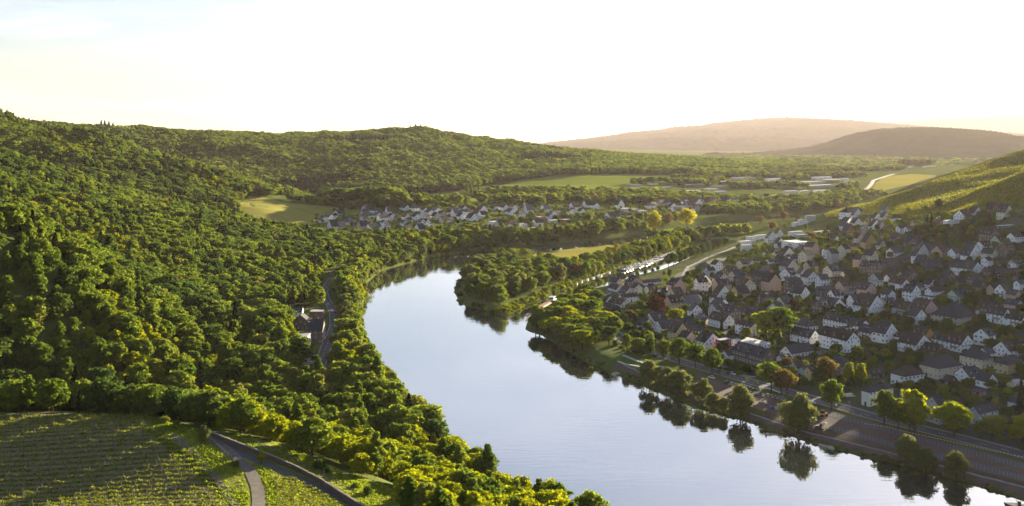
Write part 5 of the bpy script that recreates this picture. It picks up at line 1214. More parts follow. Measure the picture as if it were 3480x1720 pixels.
# rough grass on the banks
rg = np.random.RandomState(9); GP = []
OPEN2 = [(463,1405),(560,1434),(690,1464),(740,1482),(850,1482),(960,1510),(1060,1558),(1180,1608),(1330,1660),(1390,1715),(1395,1740),(800,1740),(784,1718),(760,1684),(730,1636),(682,1587),(628,1529),(541,1475)]
x, y = jitter_grid(-130, 10, 200, 290, 0.42, rg, 0.5); px, py = proj(x, y, hz(x, y))
ok = inpoly(px, py, OPEN2) & (dline(x, y, UROAD) > 1.9) & (dline(x, y, LROAD) > 1.9); x, y = x[ok], y[ok]
inV2 = inpoly(proj(x, y, hz(x, y))[0], proj(x, y, hz(x, y))[1], [(917,1602),(938,1642),(942,1760),(1240,1762),(1172,1720),(1131,1695),(1069,1658),(1007,1627),(945,1611)])
dens = np.sin(x/3.1)+np.sin(y/2.3+x/5)+rg.normal(size=len(x)); ok = ~inV2 & (dens > -0.6); x, y = x[ok], y[ok]
C = np.stack([x, y, hz(x, y)+0.12], 1); V, Fc = quads(C, rg.normal(size=C.shape)*[1, 1, 0.35], 0.42, rg, 1.3)
obj('grass', mesh('grass', V, Fc, [LM['grass']]), kind='stuff', label='rough yellow-green grass on the banks beside the lanes', cat='grass')
print('GRASS', len(x))
# dry stone wall along the lower lane
m_wall = mat('dry_stone', (0.16,0.125,0.10), rough=0.95, var=0.2, scale=3.0, bump=1.0, bscale=5, spec=0.1, stretch=(1,1,2.2)); m_cap = mat('cap_stone', (0.27,0.24,0.21), rough=0.95, var=0.15, scale=2)
WP = resample(gw([(720,1486),(765,1504),(852,1538),(930,1568),(1007,1601),(1085,1642),(1162,1692),(1200,1716),(1260,1752)]), 0.9); root = empty('stone_wall', (WP[0][0], WP[0][1], float(hz(*WP[0]))), label='long dry stone wall beside the shaded lower lane', cat='wall'); o0 = root.location
b = MB(); t_ = np.gradient(WP, axis=0); t_ /= np.linalg.norm(t_, axis=1)[:, None]; nr = np.stack([t_[:, 1], -t_[:, 0]], 1); caps = MB(); rr = random.Random(3)
ring = []
for i in range(len(WP)):
    for s, zz in ((-0.22, -0.5), (0.22, -0.5), (0.20, 1.25), (-0.20, 1.25)):
        p = WP[i]+nr[i]*s; ring.append((p[0]-o0.x, p[1]-o0.y, float(hz(*WP[i]))+zz+(rr.uniform(-0.05, 0.05) if zz > 0 else 0)-o0.z))
for i in range(len(WP)-1):
    for k in range(4): b.F.append((i*4+k, i*4+(k+1) % 4, (i+1)*4+(k+1) % 4, (i+1)*4+k)); b.M.append(0)
b.V = ring; obj('wall_body', b.mesh('wall_body', [m_wall]), parent=root)
CAPM = MB().box(-0.42, 0.42, -0.27, 0.27, 0, 0.14).mesh('cap_stone', [m_cap])
for i in range(len(WP)-1):
    o = obj('cap_stone', CAPM, parent=root); o.location = (WP[i][0]-o0.x, WP[i][1]-o0.y, float(hz(*WP[i]))+1.24-o0.z); o.rotation_euler = (rr.uniform(-.06, .06), rr.uniform(-.06, .06), math.atan2(t_[i][1], t_[i][0])+rr.uniform(-.1, .1)); o.scale = (rr.uniform(.8, 1.05), rr.uniform(.85, 1.1), rr.uniform(.7, 1.4))
# heap of broken slate up the bank
b = MB(); q = resample(gw([(853,1498),(960,1545),(1054,1584),(1147,1637),(1225,1678)]), 0.2)
for p in q:
    for k in range(3):
        x0, y0 = p[0]+rr.gauss(0, 0.45), p[1]+rr.gauss(0, 0.45); z0 = float(hz(x0, y0)); s = rr.uniform(0.08, 0.26); c, sn = math.cos(rr.uniform(0, 6)), math.sin(rr.uniform(0, 6))
        V = [(x0+(dx*c-dy*sn)*s, y0+(dx*sn+dy*c)*s*0.7, z0+dz*s*0.6+dx*s*0.2) for dz in (0, 1) for dx, dy in ((-1, -1), (1, -0.8), (0.9, 1), (-1, 0.8))]
        b.add(V, [(0,1,5,4),(1,2,6,5),(2,3,7,6),(3,0,4,7),(4,5,6,7)])
obj('rubble', b.mesh('rubble', [mat('slate_rubble', (0.15,0.15,0.155), rough=0.8, var=0.2, scale=2)]), kind='stuff', label='line of broken slate rubble across the grassy bank', cat='rubble')
# railing at the head of the lane
RP = resample(gw([(707,1488),(735,1515),(765,1542),(790,1562)]), 0.6); root = empty('railing', (RP[0][0], RP[0][1], float(hz(*RP[0]))), label='thin grey metal railing at the fork of the lanes', cat='railing'); o0 = root.location; z_ = [float(hz(*p))+0.1-o0.z for p in RP]
pr = MB().box(-0.035, 0.035, -0.035, 0.035, -0.2, 0.8).mesh('post', [m_metal])
for i in range(0, len(RP), 3): o = obj('post', pr, parent=root); o.location = (RP[i][0]-o0.x, RP[i][1]-o0.y, z_[i])
for hgt in (0.78, 0.42): obj('rail', MB().tube([(p[0]-o0.x, p[1]-o0.y, z+hgt) for p, z in zip(RP, z_)], 0.035, 5).mesh('rail', [m_metal]), parent=root)
# bushes and saplings on the bank
def shrub(px, py, top, key, label, nm='shrub', cat='shrub', wide=1.0):
    x, y, z = ground(px, py); crown, trunk, H, kind = TREES[key]; h = (py-top)*y/F; s = h/H; rt = empty(nm, (x, y, z-0.05), rr.uniform(0, 6), label=label, cat=cat, group='shrubs on the near bank'); rt.scale = (s*wide, s*wide, s); obj('crown', crown, parent=rt); obj('trunk', trunk, parent=rt)
shrub(888, 1580, 1534, 'bright0', 'slender young tree standing between the two lanes', 'sapling', 'tree', 0.8)
shrub(692, 1502, 1448, 'willow0', 'grey-green bush above the head of the railing', wide=0.9); shrub(1088, 1596, 1556, 'bush1', 'upper dark bush on the grassy bank', wide=1.1); shrub(1118, 1608, 1582, 'bush1', 'second dark bush on the grassy bank', wide=1.1); shrub(1208, 1658, 1636, 'bush0', 'small green bush near the end of the rubble', wide=1.2); shrub(1250, 1684, 1650, 'bush1', 'round dark bush below the end of the rubble'); shrub(800, 1585, 1560, 'bush0', 'low leafy shrub left of the curving lane')
shrub(600, 1470, 1425, 'green2', 'small leafy tree at the corner of the large vineyard', 'sapling', 'tree'); shrub(555, 1440, 1408, 'bush0', 'low bush by the end of the field track')
# ------------------------------------------------------------------ cars
def paint(c, col): return mat('car_'+c, col, rough=0.3, var=0.02, spec=0.6, metal=0.2)
CARC = {'white': (0.70,0.70,0.70), 'black': (0.02,0.02,0.024), 'silver': (0.38,0.39,0.41), 'red': (0.35,0.03,0.03), 'blue': (0.04,0.07,0.14)}
m_tyre = mat('tyre', (0.02,0.02,0.02), rough=0.9); m_rim = mat('rim', (0.4,0.4,0.42), rough=0.4, metal=0.6); m_lampr = mat('tail_lamp', (0.3,0.01,0.01), rough=0.3)
def car_meshes(kind):
    k = M
    if kind == 'van': L, Wd, prof = 5.0*k, 1.9*k, [(-2.5,.35),(2.45,.35),(2.5,.95),(1.9,1.15),(1.3,1.95),(-2.4,2.0),(-2.5,1.0)]
    elif kind == 'camper': L, Wd, prof = 6.6*k, 2.2*k, [(-3.3,.4),(3.2,.4),(3.3,1.1),(2.6,1.4),(2.2,2.7),(-3.2,2.8),(-3.3,1.2)]
    else: L, Wd, prof = 4.3*k, 1.78*k, [(-2.15,.3),(2.1,.3),(2.15,.7),(1.95,.86),(0.95,.98),(-1.95,1.0),(-2.15,.75)]
    body = MB(); P_ = [(x*k, -Wd/2, z*k) for x, z in prof]; body.prism(P_, (0, Wd, 0)); gl = MB()
    if kind == 'car':
        cab = [(-1.75,.98),(0.98,.96),(0.25,1.42),(-1.3,1.46)]; gl.prism([(x*k, -Wd*0.43, z*k) for x, z in cab], (0, Wd*0.86, 0)); body.prism([(x*k, -Wd*0.40, z*k) for x, z in [(-1.28,1.462),(0.2,1.425),(0.12,1.50),(-1.2,1.52)]], (0, Wd*0.80, 0))
    else:
        x1, x0, zt, zb = prof[3][0], prof[4][0], prof[4][1], prof[3][1]; gl.prism([((x0-0.75)*k, -Wd*0.505, zb*k), ((x1-.1)*k, -Wd*0.505, zb*k), ((x0+.05)*k, -Wd*0.505, (zt-.25)*k), ((x0-0.75)*k, -Wd*0.505, (zt-.25)*k)], (0, Wd*1.01, 0))
    wh = MB(); n = 12; R = 0.33*k
    for y0, y1, r_, m_ in ((-0.10*k, 0.10*k, R, 0), (-0.112*k, 0.112*k, R*0.6, 1)):
        V = [(r_*math.cos(2*PI*i/n), yy, r_*math.sin(2*PI*i/n)) for yy in (y0, y1) for i in range(n)]; wh.add(V, [tuple(range(n)), tuple(range(2*n-1, n-1, -1))]+[(i, n+i, n+(i+1) % n, (i+1) % n) for i in range(n)], m_)
    return body, gl.mesh('cabin_glass', [m_glass]), wh.mesh('wheel', [m_tyre, m_rim]), L, Wd
CM = {k: car_meshes(k) for k in ('car', 'van', 'camper')}; CB = {}; LAMP = MB().box(-0.02, 0.02, -0.1, 0.1, -0.06, 0.06).mesh('tail_lamp', [m_lampr]); HLAMP = MB().box(-0.02, 0.02, -0.1, 0.1, -0.06, 0.06).mesh('headlight', [m_frame])
def car(px, py, ang, col, label, kind='car', group=None, lift=0.18):
    x, y, z = ground(px, py); body, gl, wh, L, Wd = CM[kind]
    if (kind, col) not in CB: CB[(kind, col)] = body.mesh('body', [paint(col, CARC[col])])
    r = empty({'van': 'parked_van', 'camper': 'camper_van'}.get(kind, 'car'), (x, y, z+lift), math.radians(ang), label=label, cat='van' if kind != 'car' else 'car', group=group)
    obj('body', CB[(kind, col)], parent=r); obj('cabin_glass', gl, parent=r)
    for sx in (-0.31, 0.31):
        for sy in (-0.46, 0.46): o = obj('wheel', wh, parent=r); o.location = (L*sx, Wd*sy, 0.33*M)
    for sy in (-0.36, 0.36):
        o = obj('tail_lamp', LAMP, parent=r); o.location = (-L*0.5-0.012, Wd*sy, 0.72*M); o = obj('headlight', HLAMP, parent=r); o.location = (L*0.5+0.002, Wd*sy, 0.62*M)
PF = lambda x, y: (2400+x*.2514, 1150+y*.2514)
G1 = 'cars in the riverside car park'
for x, y, a, c, l in [(70,545,122,'white','white car parked alone at the head of the car park'), (290,612,30,'black','black car parked beside a silver car under the verge'), (357,635,30,'silver','silver car parked right of the black car'), (490,658,30,'silver','pale car first in the tight parked row'), (560,676,30,'silver','silver car second in the tight parked row'), (592,698,30,'black','dark car third in the tight parked row'), (645,718,30,'black','black car last in the tight parked row')]:
    car(*PF(x, y), a, c, l, group=G1)
car(*PF(355,497), -60, 'white', 'white car driving along the riverside street')
for x, y, c, l in [(272,398,'silver','silver car by the low wall of the brown stone house'), (315,398,'white','white car second by the brown stone house'), (335,412,'black','dark car third by the brown stone house')]: car(*PF(x, y), 30, c, l, group='cars in front of the brown stone house')
car(*PF(1945,800), 20, 'white', 'white delivery van parked at the hedge by the street', 'van')
car(2224,1212,120,'black','black car under the avenue trees'); car(2250,1258,110,'silver','silver van between the bank willows','van'); car(2316,1256,120,'blue','dark blue car near the car park entrance')
PA_ = lambda x, y: (2000+x*.2356, 900+y*.2356)
for x, y, c, l in [(186,450,'red','upper red car on the harbour street'), (181,478,'red','lower red car on the harbour street'), (132,465,'silver','silver car beside the red cars'), (108,510,'black','black car at the near end of the harbour street')]: car(*PA_(x, y), 100, c, l, group='cars on the harbour street')
car(*PA_(1415,40), 60, 'white', 'white car on the road behind the railway')
car(1115,1039,78,'silver','silver car rounding the bend of the left bank road'); car(950+310*.3693, 880+922*.3693, 20, 'black', 'dark pick-up truck parked by the left bank road', 'van'); car(950+292*.3693, 880+970*.3693, 60, 'white', 'white car parked below the cream house on the left bank')
PB = lambda x, y: (2500+x*.2356, 650+y*.2356); k = 0
for x, y, c in [(310,732,'black'),(290,752,'silver'),(335,735,'silver'),(255,785,'black'),(262,810,'silver'),(430,745,'white'),(420,765,'black'),(405,778,'silver')]:
    k += 1; car(*PB(x, y), 30, c, '%s %s car on the forecourt of the white flats' % (ordw(k), c), group='cars at the white flats')
for x, y, c, l in [(1910,348,'silver','silver car by the lane below the big white hall'), (1890,360,'black','black car by the lane below the big white hall'), (1820,538,'white','white car parked lower down the lane'), (1800,552,'silver','silver car parked lower down the lane')]: car(*PB(x, y), 100, c, l, group='cars on the vineyard lane')
PE = lambda x, y: (2980+x*.2356, 900+y*.2356)
for x, y, c, l in [(295,442,'blue','blue car in the old town yard'), (340,450,'black','black car in the old town yard'), (370,406,'red','dark red car in the old town yard'), (440,402,'silver','silver car in the old town yard')]: car(*PE(x, y), 20, c, l, group='cars in the old town yard')
car(*PE(1500,725), 10, 'white', 'white camper van beside the cream hipped house', 'camper')
# ------------------------------------------------------------------ building site and street furniture
m_yel = mat('machine_yellow', (0.55,0.33,0.03), rough=0.5); m_dark = mat('machine_dark', (0.04,0.04,0.045), rough=0.6); m_conc = mat('concrete', (0.42,0.42,0.41), rough=0.9); m_bluep = mat('blue_paint', (0.04,0.14,0.42), rough=0.5); m_redw = mat('red_paint', (0.5,0.06,0.04), rough=0.6); m_wht = mat('white_paint', (0.75,0.75,0.75), rough=0.5, var=0.03)
def wheel_big(r_, w):
    b = MB(); n = 14; V = [(r_*math.cos(2*PI*i/n), yy, r_*math.sin(2*PI*i/n)) for yy in (-w/2, w/2) for i in range(n)]; b.add(V, [tuple(range(n)), tuple(range(2*n-1, n-1, -1))]+[(i, n+i, n+(i+1) % n, (i+1) % n) for i in range(n)]); return b.mesh('wheel', [m_tyre])
x, y, z = ground(*PF(1575,1065)); r = empty('wheel_loader', (x, y, z+0.15), math.radians(200), label='yellow wheel loader standing on the unfinished car park', cat='loader'); WB = wheel_big(0.55, 0.4)
obj('body', MB().box(-1.9, 0.1, -0.7, 0.7, 0.55, 1.35).box(0.1, 1.2, -0.55, 0.55, 0.5, 1.0).mesh('body', [m_yel]), parent=r); obj('cab', MB().box(-0.7, 0.3, -0.55, 0.55, 1.352, 2.3).mesh('cab', [m_glass]), parent=r); obj('cab_roof', MB().box(-0.8, 0.4, -0.6, 0.6, 2.303, 2.42).mesh('cab_roof', [m_yel]), parent=r)
obj('lift_arm', MB().tube([(0.9, 0, 1.1), (1.8, 0, 1.0), (2.4, 0, 0.4)], 0.14, 6).mesh('lift_arm', [m_yel]), parent=r); obj('bucket', MB().prism([(2.3, -0.95, 0.1), (3.2, -0.95, 0.05), (2.5, -0.95, 0.9), (2.25, -0.95, 0.7)], (0, 1.9, 0)).mesh('bucket', [m_dark]), parent=r)
for sx in (-1.2, 0.9):
    for sy in (-0.78, 0.78): o = obj('wheel', WB, parent=r); o.location = (sx, sy, 0.55)
x, y, z = ground(*PF(1535,1235)); r = empty('excavator', (x, y, z+0.1), math.radians(-25), label='dark excavator with lowered arm behind the riverside willow', cat='excavator')
obj('body', MB().box(-1.3, 0.9, -0.8, 0.8, 0.65, 1.4).mesh('body', [m_dark]), parent=r); obj('cab', MB().box(-0.1, 0.85, 0.05, 0.75, 1.403, 2.2).mesh('cab', [m_glass]), parent=r); obj('boom', MB().tube([(0.7, -0.2, 1.2), (2.0, -0.2, 2.6), (3.3, -0.2, 1.7), (3.6, -0.2, 0.5)], [0.2, 0.18, 0.14, 0.12], 6).mesh('boom', [m_yel]), parent=r); obj('bucket', MB().prism([(3.35, -0.55, 0.0), (4.0, -0.55, 0.1), (3.8, -0.55, 0.6), (3.45, -0.55, 0.6)], (0, 0.7, 0)).mesh('bucket', [m_dark]), parent=r)
TRK = MB().prism([(-1.5, -0.25, 0.1), (1.5, -0.25, 0.1), (1.7, -0.25, 0.35), (1.45, -0.25, 0.62), (-1.45, -0.25, 0.62), (-1.7, -0.25, 0.35)], (0, 0.5, 0)).mesh('track', [m_tyre])
for sy in (-0.75, 0.75): o = obj('track', TRK, parent=r); o.location = (0, sy, 0)
PAL = MB(); PAL.box(-0.45, 0.45, -0.4, 0.4, 0, 0.1, 1)
for i in range(3):
    for j in range(2):
        for kz in range(2): PAL.box(-0.43+i*0.29, -0.16+i*0.29, -0.38+j*0.39, -0.01+j*0.39, 0.104+kz*0.3, 0.38+kz*0.3)
PALM = PAL.mesh('pallet_of_pavers', [mat('stacked_pavers', (0.24,0.245,0.25), rough=0.9, objrand=0.15), m_post]); k = 0
for x0, y0 in [(700,768),(770,775),(830,772),(880,785),(930,795),(985,805),(1035,815),(1075,838),(960,825),(900,812),(840,800),(770,800),(1010,845),(730,880),(770,890),(820,905)]:
    k += 1; x, y, z = ground(*PF(x0, y0)); obj('pallet_of_pavers', PALM, (x, y, z+0.14), math.radians(30+rr.uniform(-8, 8)), label='%s pallet of grey paving stones from left on the car park building site' % ordw(k), cat='pallet', group='pallets of paving stones')
for nm, x0, y0, mt, sz, lb in [('container', 880, 950, m_bluep, (1.6, 0.9, 0.7), 'blue metal skip beside the paver pallets'), ('storage_box', 950, 968, m_conc, (1.3, 1.0, 1.1), 'pale square storage box beside the blue skip')]:
    x, y, z = ground(*PF(x0, y0)); b = MB(); b.prism([(-sz[0]/2*0.85, -sz[1]/2, 0), (sz[0]/2*0.85, -sz[1]/2, 0), (sz[0]/2, -sz[1]/2, sz[2]), (-sz[0]/2, -sz[1]/2, sz[2])], (0, sz[1], 0)); b.box(-sz[0]/2-0.04, sz[0]/2+0.04, -sz[1]/2-0.04, sz[1]/2+0.04, sz[2]+0.003, sz[2]+0.08); obj(nm, b.mesh(nm, [mt]), (x, y, z+0.14), math.radians(20), label=lb, cat='container')
def fence_line(pts, name, label, hgt, mt, cat):
    q = resample(gw(pts), 1.5); r = empty(name, (q[0][0], q[0][1], float(hz(*q[0]))), label=label, cat=cat); o0 = r.location
    for i in range(len(q)-1):
        d = q[i+1]-q[i]; L = float(np.hypot(*d)); o = obj('panel', MB().box(0.03, L-0.03, -0.03, 0.03, 0.1, hgt).mesh('panel', [mt]), parent=r); o.location = (q[i][0]-o0.x, q[i][1]-o0.y, float(hz(*q[i]))+0.1-o0.z); o.rotation_euler = (0, 0, math.atan2(d[1], d[0]))
fence_line([PF(540,778), PF(640,760), PF(745,735), PF(752,705), PF(720,685)], 'site_barrier', 'white site barrier bending round the parked cars', 0.6, m_wht, 'barrier')
fence_line([PF(752,690), PF(860,680), PF(900,715), PF(1000,745)], 'site_barrier', 'white low wall round the tree by the parked cars', 0.5, m_wht, 'barrier')
fence_line([PF(1290,835), PF(1380,860), PF(1480,890)], 'site_barrier', 'white site barrier behind the large riverside willow', 0.6, m_wht, 'barrier')
fence_line([PF(440,490), PF(520,515), PF(605,545), PF(670,535)], 'garden_wall', 'pale garden wall in front of the brown stone house', 0.7, m_conc, 'wall')
q = resample(gw([(2600+820*.4085,1200+605*.4085),(2600+1000*.4085,1200+630*.4085),(2600+1200*.4085,1200+680*.4085),(2600+1500*.4085,1200+745*.4085),(2600+1880*.4085,1200+830*.4085),(2600+2154*.4085,1200+885*.4085)]), 0.55); r = empty('barrier_tape', (q[0][0], q[0][1], float(hz(*q[0]))), label='long red and white barrier tape along the car park verge', cat='barrier'); o0 = r.location
TP = [MB().box(-0.28, 0.28, -0.015, 0.015, 0, 0.12).mesh('tape_piece', [m]) for m in (m_redw, m_wht)]
for i in range(len(q)-1):
    d = q[i+1]-q[i]; o = obj('tape', TP[i % 2], parent=r); o.location = (q[i][0]-o0.x, q[i][1]-o0.y, float(hz(*q[i]))+0.75-o0.z); o.rotation_euler = (0, 0, math.atan2(d[1], d[0]))
    if i % 12 == 0: o = obj('post', pr, parent=r); o.location = (q[i][0]-o0.x, q[i][1]-o0.y, float(hz(*q[i]))-o0.z)
def lamp(px, py, top, label):
    x, y, z = ground(px, py); h = (py-top)*y/F; r = empty('street_lamp', (x, y, z), math.radians(210), label=label, cat='street lamp', group='street lamps'); obj('pole', MB().tube([(0, 0, 0), (0, 0, h*0.7), (0, 0, h)], [0.07, 0.055, 0.045], 6).mesh('pole', [m_metal]), parent=r); obj('lamp_head', MB().box(-0.1, 0.75, -0.1, 0.1, h+0.002, h+0.12).mesh('lamp_head', [m_metal]), parent=r)
for (x, y, t), lb in zip([(215,565,365),(1945,1010,860)], ['slim street lamp near the head of the car park', 'slim street lamp opposite the white delivery van']): lamp(2400+x*.2514, 1150+y*.2514, 1150+t*.2514, lb)
lamp(2600+1275*.4085, 1200+700*.4085, 1200+555*.4085, 'tall street lamp between the car park trees'); lamp(2600+1985*.4085, 1200+850*.4085, 1200+770*.4085, 'short street lamp by the rightmost car park trees')
for k, (x0, y0) in enumerate([(180,520),(300,550),(420,580),(545,625),(680,665)]):
    x, y, z = ground(*PF(x0, y0)); r = empty('young_street_tree', (x, y, z), 0, label='%s thin staked street tree from left beside the car park' % ordw(k+1), cat='tree', group='staked young trees'); obj('trunk', MB().tube([(0, 0, 0), (0, 0, 2.6)], [0.06, 0.03], 5).mesh('trunk', [m_bark]), parent=r); o = obj('crown', TREES['bush0'][0], parent=r); o.location = (0, 0, 1.9); o.scale = (0.45, 0.45, 0.5)
for k, (x0, y0) in enumerate([(205,490),(320,530),(485,580),(640,625),(2090,1060),(1990,1030)]):
    x, y, z = ground(*PF(x0, y0)); r = empty('warning_beacon', (x, y, z+0.1), math.radians(30), label='%s red and white roadworks beacon from left beside the street' % ordw(k+1), cat='beacon', group='roadworks beacons'); obj('board', MB().box(-0.13, 0.13, -0.02, 0.02, 0.25, 0.95).mesh('board', [m_wht]), parent=r); obj('stripe', MB().box(-0.131, 0.131, -0.024, 0.024, 0.42, 0.56).box(-0.131, 0.131, -0.024, 0.024, 0.7, 0.84).mesh('stripe', [m_redw]), parent=r); obj('foot', MB().box(-0.3, 0.3, -0.15, 0.15, 0, 0.1).box(-0.04, 0.04, -0.03, 0.03, 0.1, 0.25).mesh('foot', [m_dark]), parent=r)
P5 = lambda x, y: (2100+x*.275, 1150+y*.275)
for k, (A_, B_) in enumerate([((60,215),(130,240)), ((140,245),(260,300)), ((265,295),(335,318)), ((0,290),(110,340)), ((120,330),(300,355))]):
    a, c = gw([P5(*A_), P5(*B_)]); d = np.array(c)-np.array(a); L = float(np.hypot(*d)); obj('stone_terrace', MB().box(0, L, -0.55, 0.55, 0, 0.38).box(0.1, L-0.1, 0.56, 1.0, 0, 0.2).mesh('stone_terrace', [m_conc]), (a[0], a[1], float(hz(*a))+0.02), math.atan2(d[1], d[0]), label='%s pale stone sitting step from left in the riverside park' % ordw(k+1), cat='steps', group='sitting steps in the park')
# ------------------------------------------------------------------ boats, barge, jetties
m_hull = mat('boat_white', (0.72,0.72,0.70), rough=0.35, var=0.03, objrand=0.08); m_hulld = mat('boat_dark', (0.03,0.04,0.06), rough=0.4); m_deck = mat('boat_deck', (0.34,0.27,0.19), rough=0.7); m_steel = mat('barge_steel', (0.035,0.038,0.05), rough=0.6); m_rust = mat('barge_hatch', (0.24,0.10,0.05), rough=0.8, var=0.2, scale=0.5); m_plank = mat('jetty_planks', (0.33,0.29,0.24), rough=0.9)
def hull_mesh(L, Wd, H, mt, name='hull', flat=False):
    b = MB(); n = 9; top = []; bot = []
    for i in range(n):
        t = i/(n-1); w = Wd/2*(1 if t < 0.55 else math.cos((t-0.55)/0.45*PI/2)**0.7 if t < 1 else 0.02); top.append((-L/2+L*t, max(w, 0.02), H*(1+0.25*t*t))); bot.append((-L/2+L*t*0.95, max(w*0.7, 0.01), -0.25))
    V = [(x, y, z) for x, y, z in top]+[(x, -y, z) for x, y, z in top]+[(x, y, z) for x, y, z in bot]+[(x, -y, z) for x, y, z in bot]; Fc = []
    for i in range(n-1):
        Fc += [(i, i+1, 2*n+i+1, 2*n+i), (n+i+1, n+i, 3*n+i, 3*n+i+1), (i+1, i, n+i, n+i+1)]
    Fc += [(0, 2*n, 3*n, n)]; b.add(V, Fc); return b.mesh(name, [mt])
BOAT = {}
def boat(px, py, L, ang, label, style='cruiser', dark=False):
    x, y = W0(px, py, 0.1); key = (round(L, 1), style, dark)
    if key not in BOAT:
        Wd = L*0.31; H = 0.55+L*0.03; cab = MB(); gls = MB()
        if style == 'cruiser':
            cab.prism([(-L*0.22, -Wd*0.34, H), (L*0.22, -Wd*0.30, H+0.05), (L*0.10, -Wd*0.28, H+0.75), (-L*0.20, -Wd*0.32, H+0.8)], (0, Wd*0.62, 0)); cab.box(-L*0.28, L*0.02, -Wd*0.3, Wd*0.3, H+1.15, H+1.25); gls.box(-L*0.2, L*0.04, -Wd*0.27, Wd*0.27, H+0.802, H+1.147)
        else:
            cab.prism([(-L*0.15, -Wd*0.3, H), (L*0.15, -Wd*0.25, H), (L*0.08, -Wd*0.22, H+0.45), (-L*0.13, -Wd*0.27, H+0.45)], (0, Wd*0.55, 0)); gls.box(-L*0.1, L*0.05, -Wd*0.2, Wd*0.2, H+0.452, H+0.6)
        BOAT[key] = (hull_mesh(L, Wd, H, m_hulld if dark else m_hull), cab.mesh('cabin', [m_hull]), gls.mesh('windscreen', [m_glass]), MB().box(-L*0.47, -L*0.25, -Wd*0.38, Wd*0.38, H*0.92, H*1.03).mesh('rear_deck', [m_deck]))
    h, c, g, d = BOAT[key]; r = empty('motor_boat', (x, y, 0), math.radians(ang), label=label, cat='boat', group='boats in the harbour'); obj('hull', h, parent=r); obj('cabin', c, parent=r); obj('windscreen', g, parent=r); obj('rear_deck', d, parent=r)
Q4 = lambda x, y: (1750+x*.2357, 850+y*.2357)
k = 0
for x0, y0, L, a, dk in [(1550,295,11,160,1),(1610,285,9,150,0),(1660,272,8,150,0),(1650,245,8,150,0),(1720,228,7.5,150,0),(1770,205,8,150,0),(1785,232,8,150,0),(1835,205,8.5,150,0),(1880,175,8,150,0),(1885,205,8,150,0),(1930,178,8,150,0),(1965,158,9,150,0),(2090,108,8,150,0),(2125,95,8,150,0),(2165,78,8,150,0),(2205,66,8,150,0),(2235,98,8,150,0),(2150,108,7,150,0),(2260,44,8,150,0)]:
    k += 1; boat(*Q4(x0, y0), L*0.72, a, '%s %s moored from left in the crowded marina row' % (ordw(k), 'long dark-hulled cruiser' if dk else 'white motor boat'), 'cruiser', bool(dk))
k = 0
for x0, y0, L in [(885,488,5),(955,458,6),(1040,428,6.5),(1125,405,5.5),(1200,370,5),(1240,375,5),(1360,325,5)]:
    k += 1; boat(*Q4(x0, y0), L*0.72, 50, '%s small boat from left at the peninsula pontoons' % ordw(k), 'runabout')
def pontoon(A_, B_, w, label, z=0.35):
    a, c = W0(*A_), W0(*B_); d = np.array(c)-np.array(a); L = float(np.hypot(*d)); r = empty('pontoon', (a[0], a[1], 0), math.atan2(d[1], d[0]), label=label, cat='jetty', group='pontoons in the harbour'); n = max(2, int(L/1.2)); pm = MB().box(0.02, L/n-0.02, -w/2, w/2, z-0.1, z).mesh('deck_board', [m_plank])
    for i in range(n): o = obj('deck_board', pm, parent=r); o.location = (L*i/n, 0, 0)
    obj('float', MB().box(0.1, L-0.1, -w*0.4, w*0.4, -0.3, z-0.103).mesh('float', [m_conc]), parent=r)
pontoon(Q4(675,548), Q4(850,490), 1.3, 'long pontoon nearest the barge along the peninsula'); pontoon(Q4(925,460), Q4(1090,400), 1.2, 'middle pontoon with three small boats along the peninsula'); pontoon(Q4(1175,375), Q4(1340,325), 1.2, 'farthest pontoon along the peninsula'); pontoon(Q4(1560,300), Q4(1900,205), 1.6, 'marina pontoon behind the first boats'); pontoon(Q4(1900,200), Q4(2290,80), 1.6, 'marina pontoon running on to the harbour end')
pontoon((2785,1512), (2836,1527), 2.0, 'brown wooden landing stage below the promenade', 0.5); pontoon((2085,1275), (2135,1262), 3.0, 'pale landing stage at the end of the riverside park', 0.6)
x, y = W0(*Q4(2040,130)); r = empty('pavilion_tent', (x, y, 0), 0.4, label='white pointed pavilion tent floating among the marina boats', cat='tent'); obj('roof', MB().add([(-2.2,-2.2,1.9),(2.2,-2.2,1.9),(2.2,2.2,1.9),(-2.2,2.2,1.9),(-0.7,-0.7,2.7),(0.7,-0.7,2.7),(0.7,0.7,2.7),(-0.7,0.7,2.7),(0,0,4.3)], [(0,1,5,4),(1,2,6,5),(2,3,7,6),(3,0,4,7),(4,5,8),(5,6,8),(6,7,8),(7,4,8),(3,2,1,0)]).mesh('tent_roof', [m_wht]), parent=r); obj('float', MB().box(-3.2,3.2,-2.6,2.6,-0.3,0.35).mesh('float', [m_plank]), parent=r)
tp_ = MB().tube([(0,0,0.35),(0,0,1.9)], 0.06, 5).mesh('pole', [m_metal])
for sx in (-2.1, 2.1):
    for sy in (-2.1, 2.1): o = obj('pole', tp_, parent=r); o.location = (sx, sy, 0)
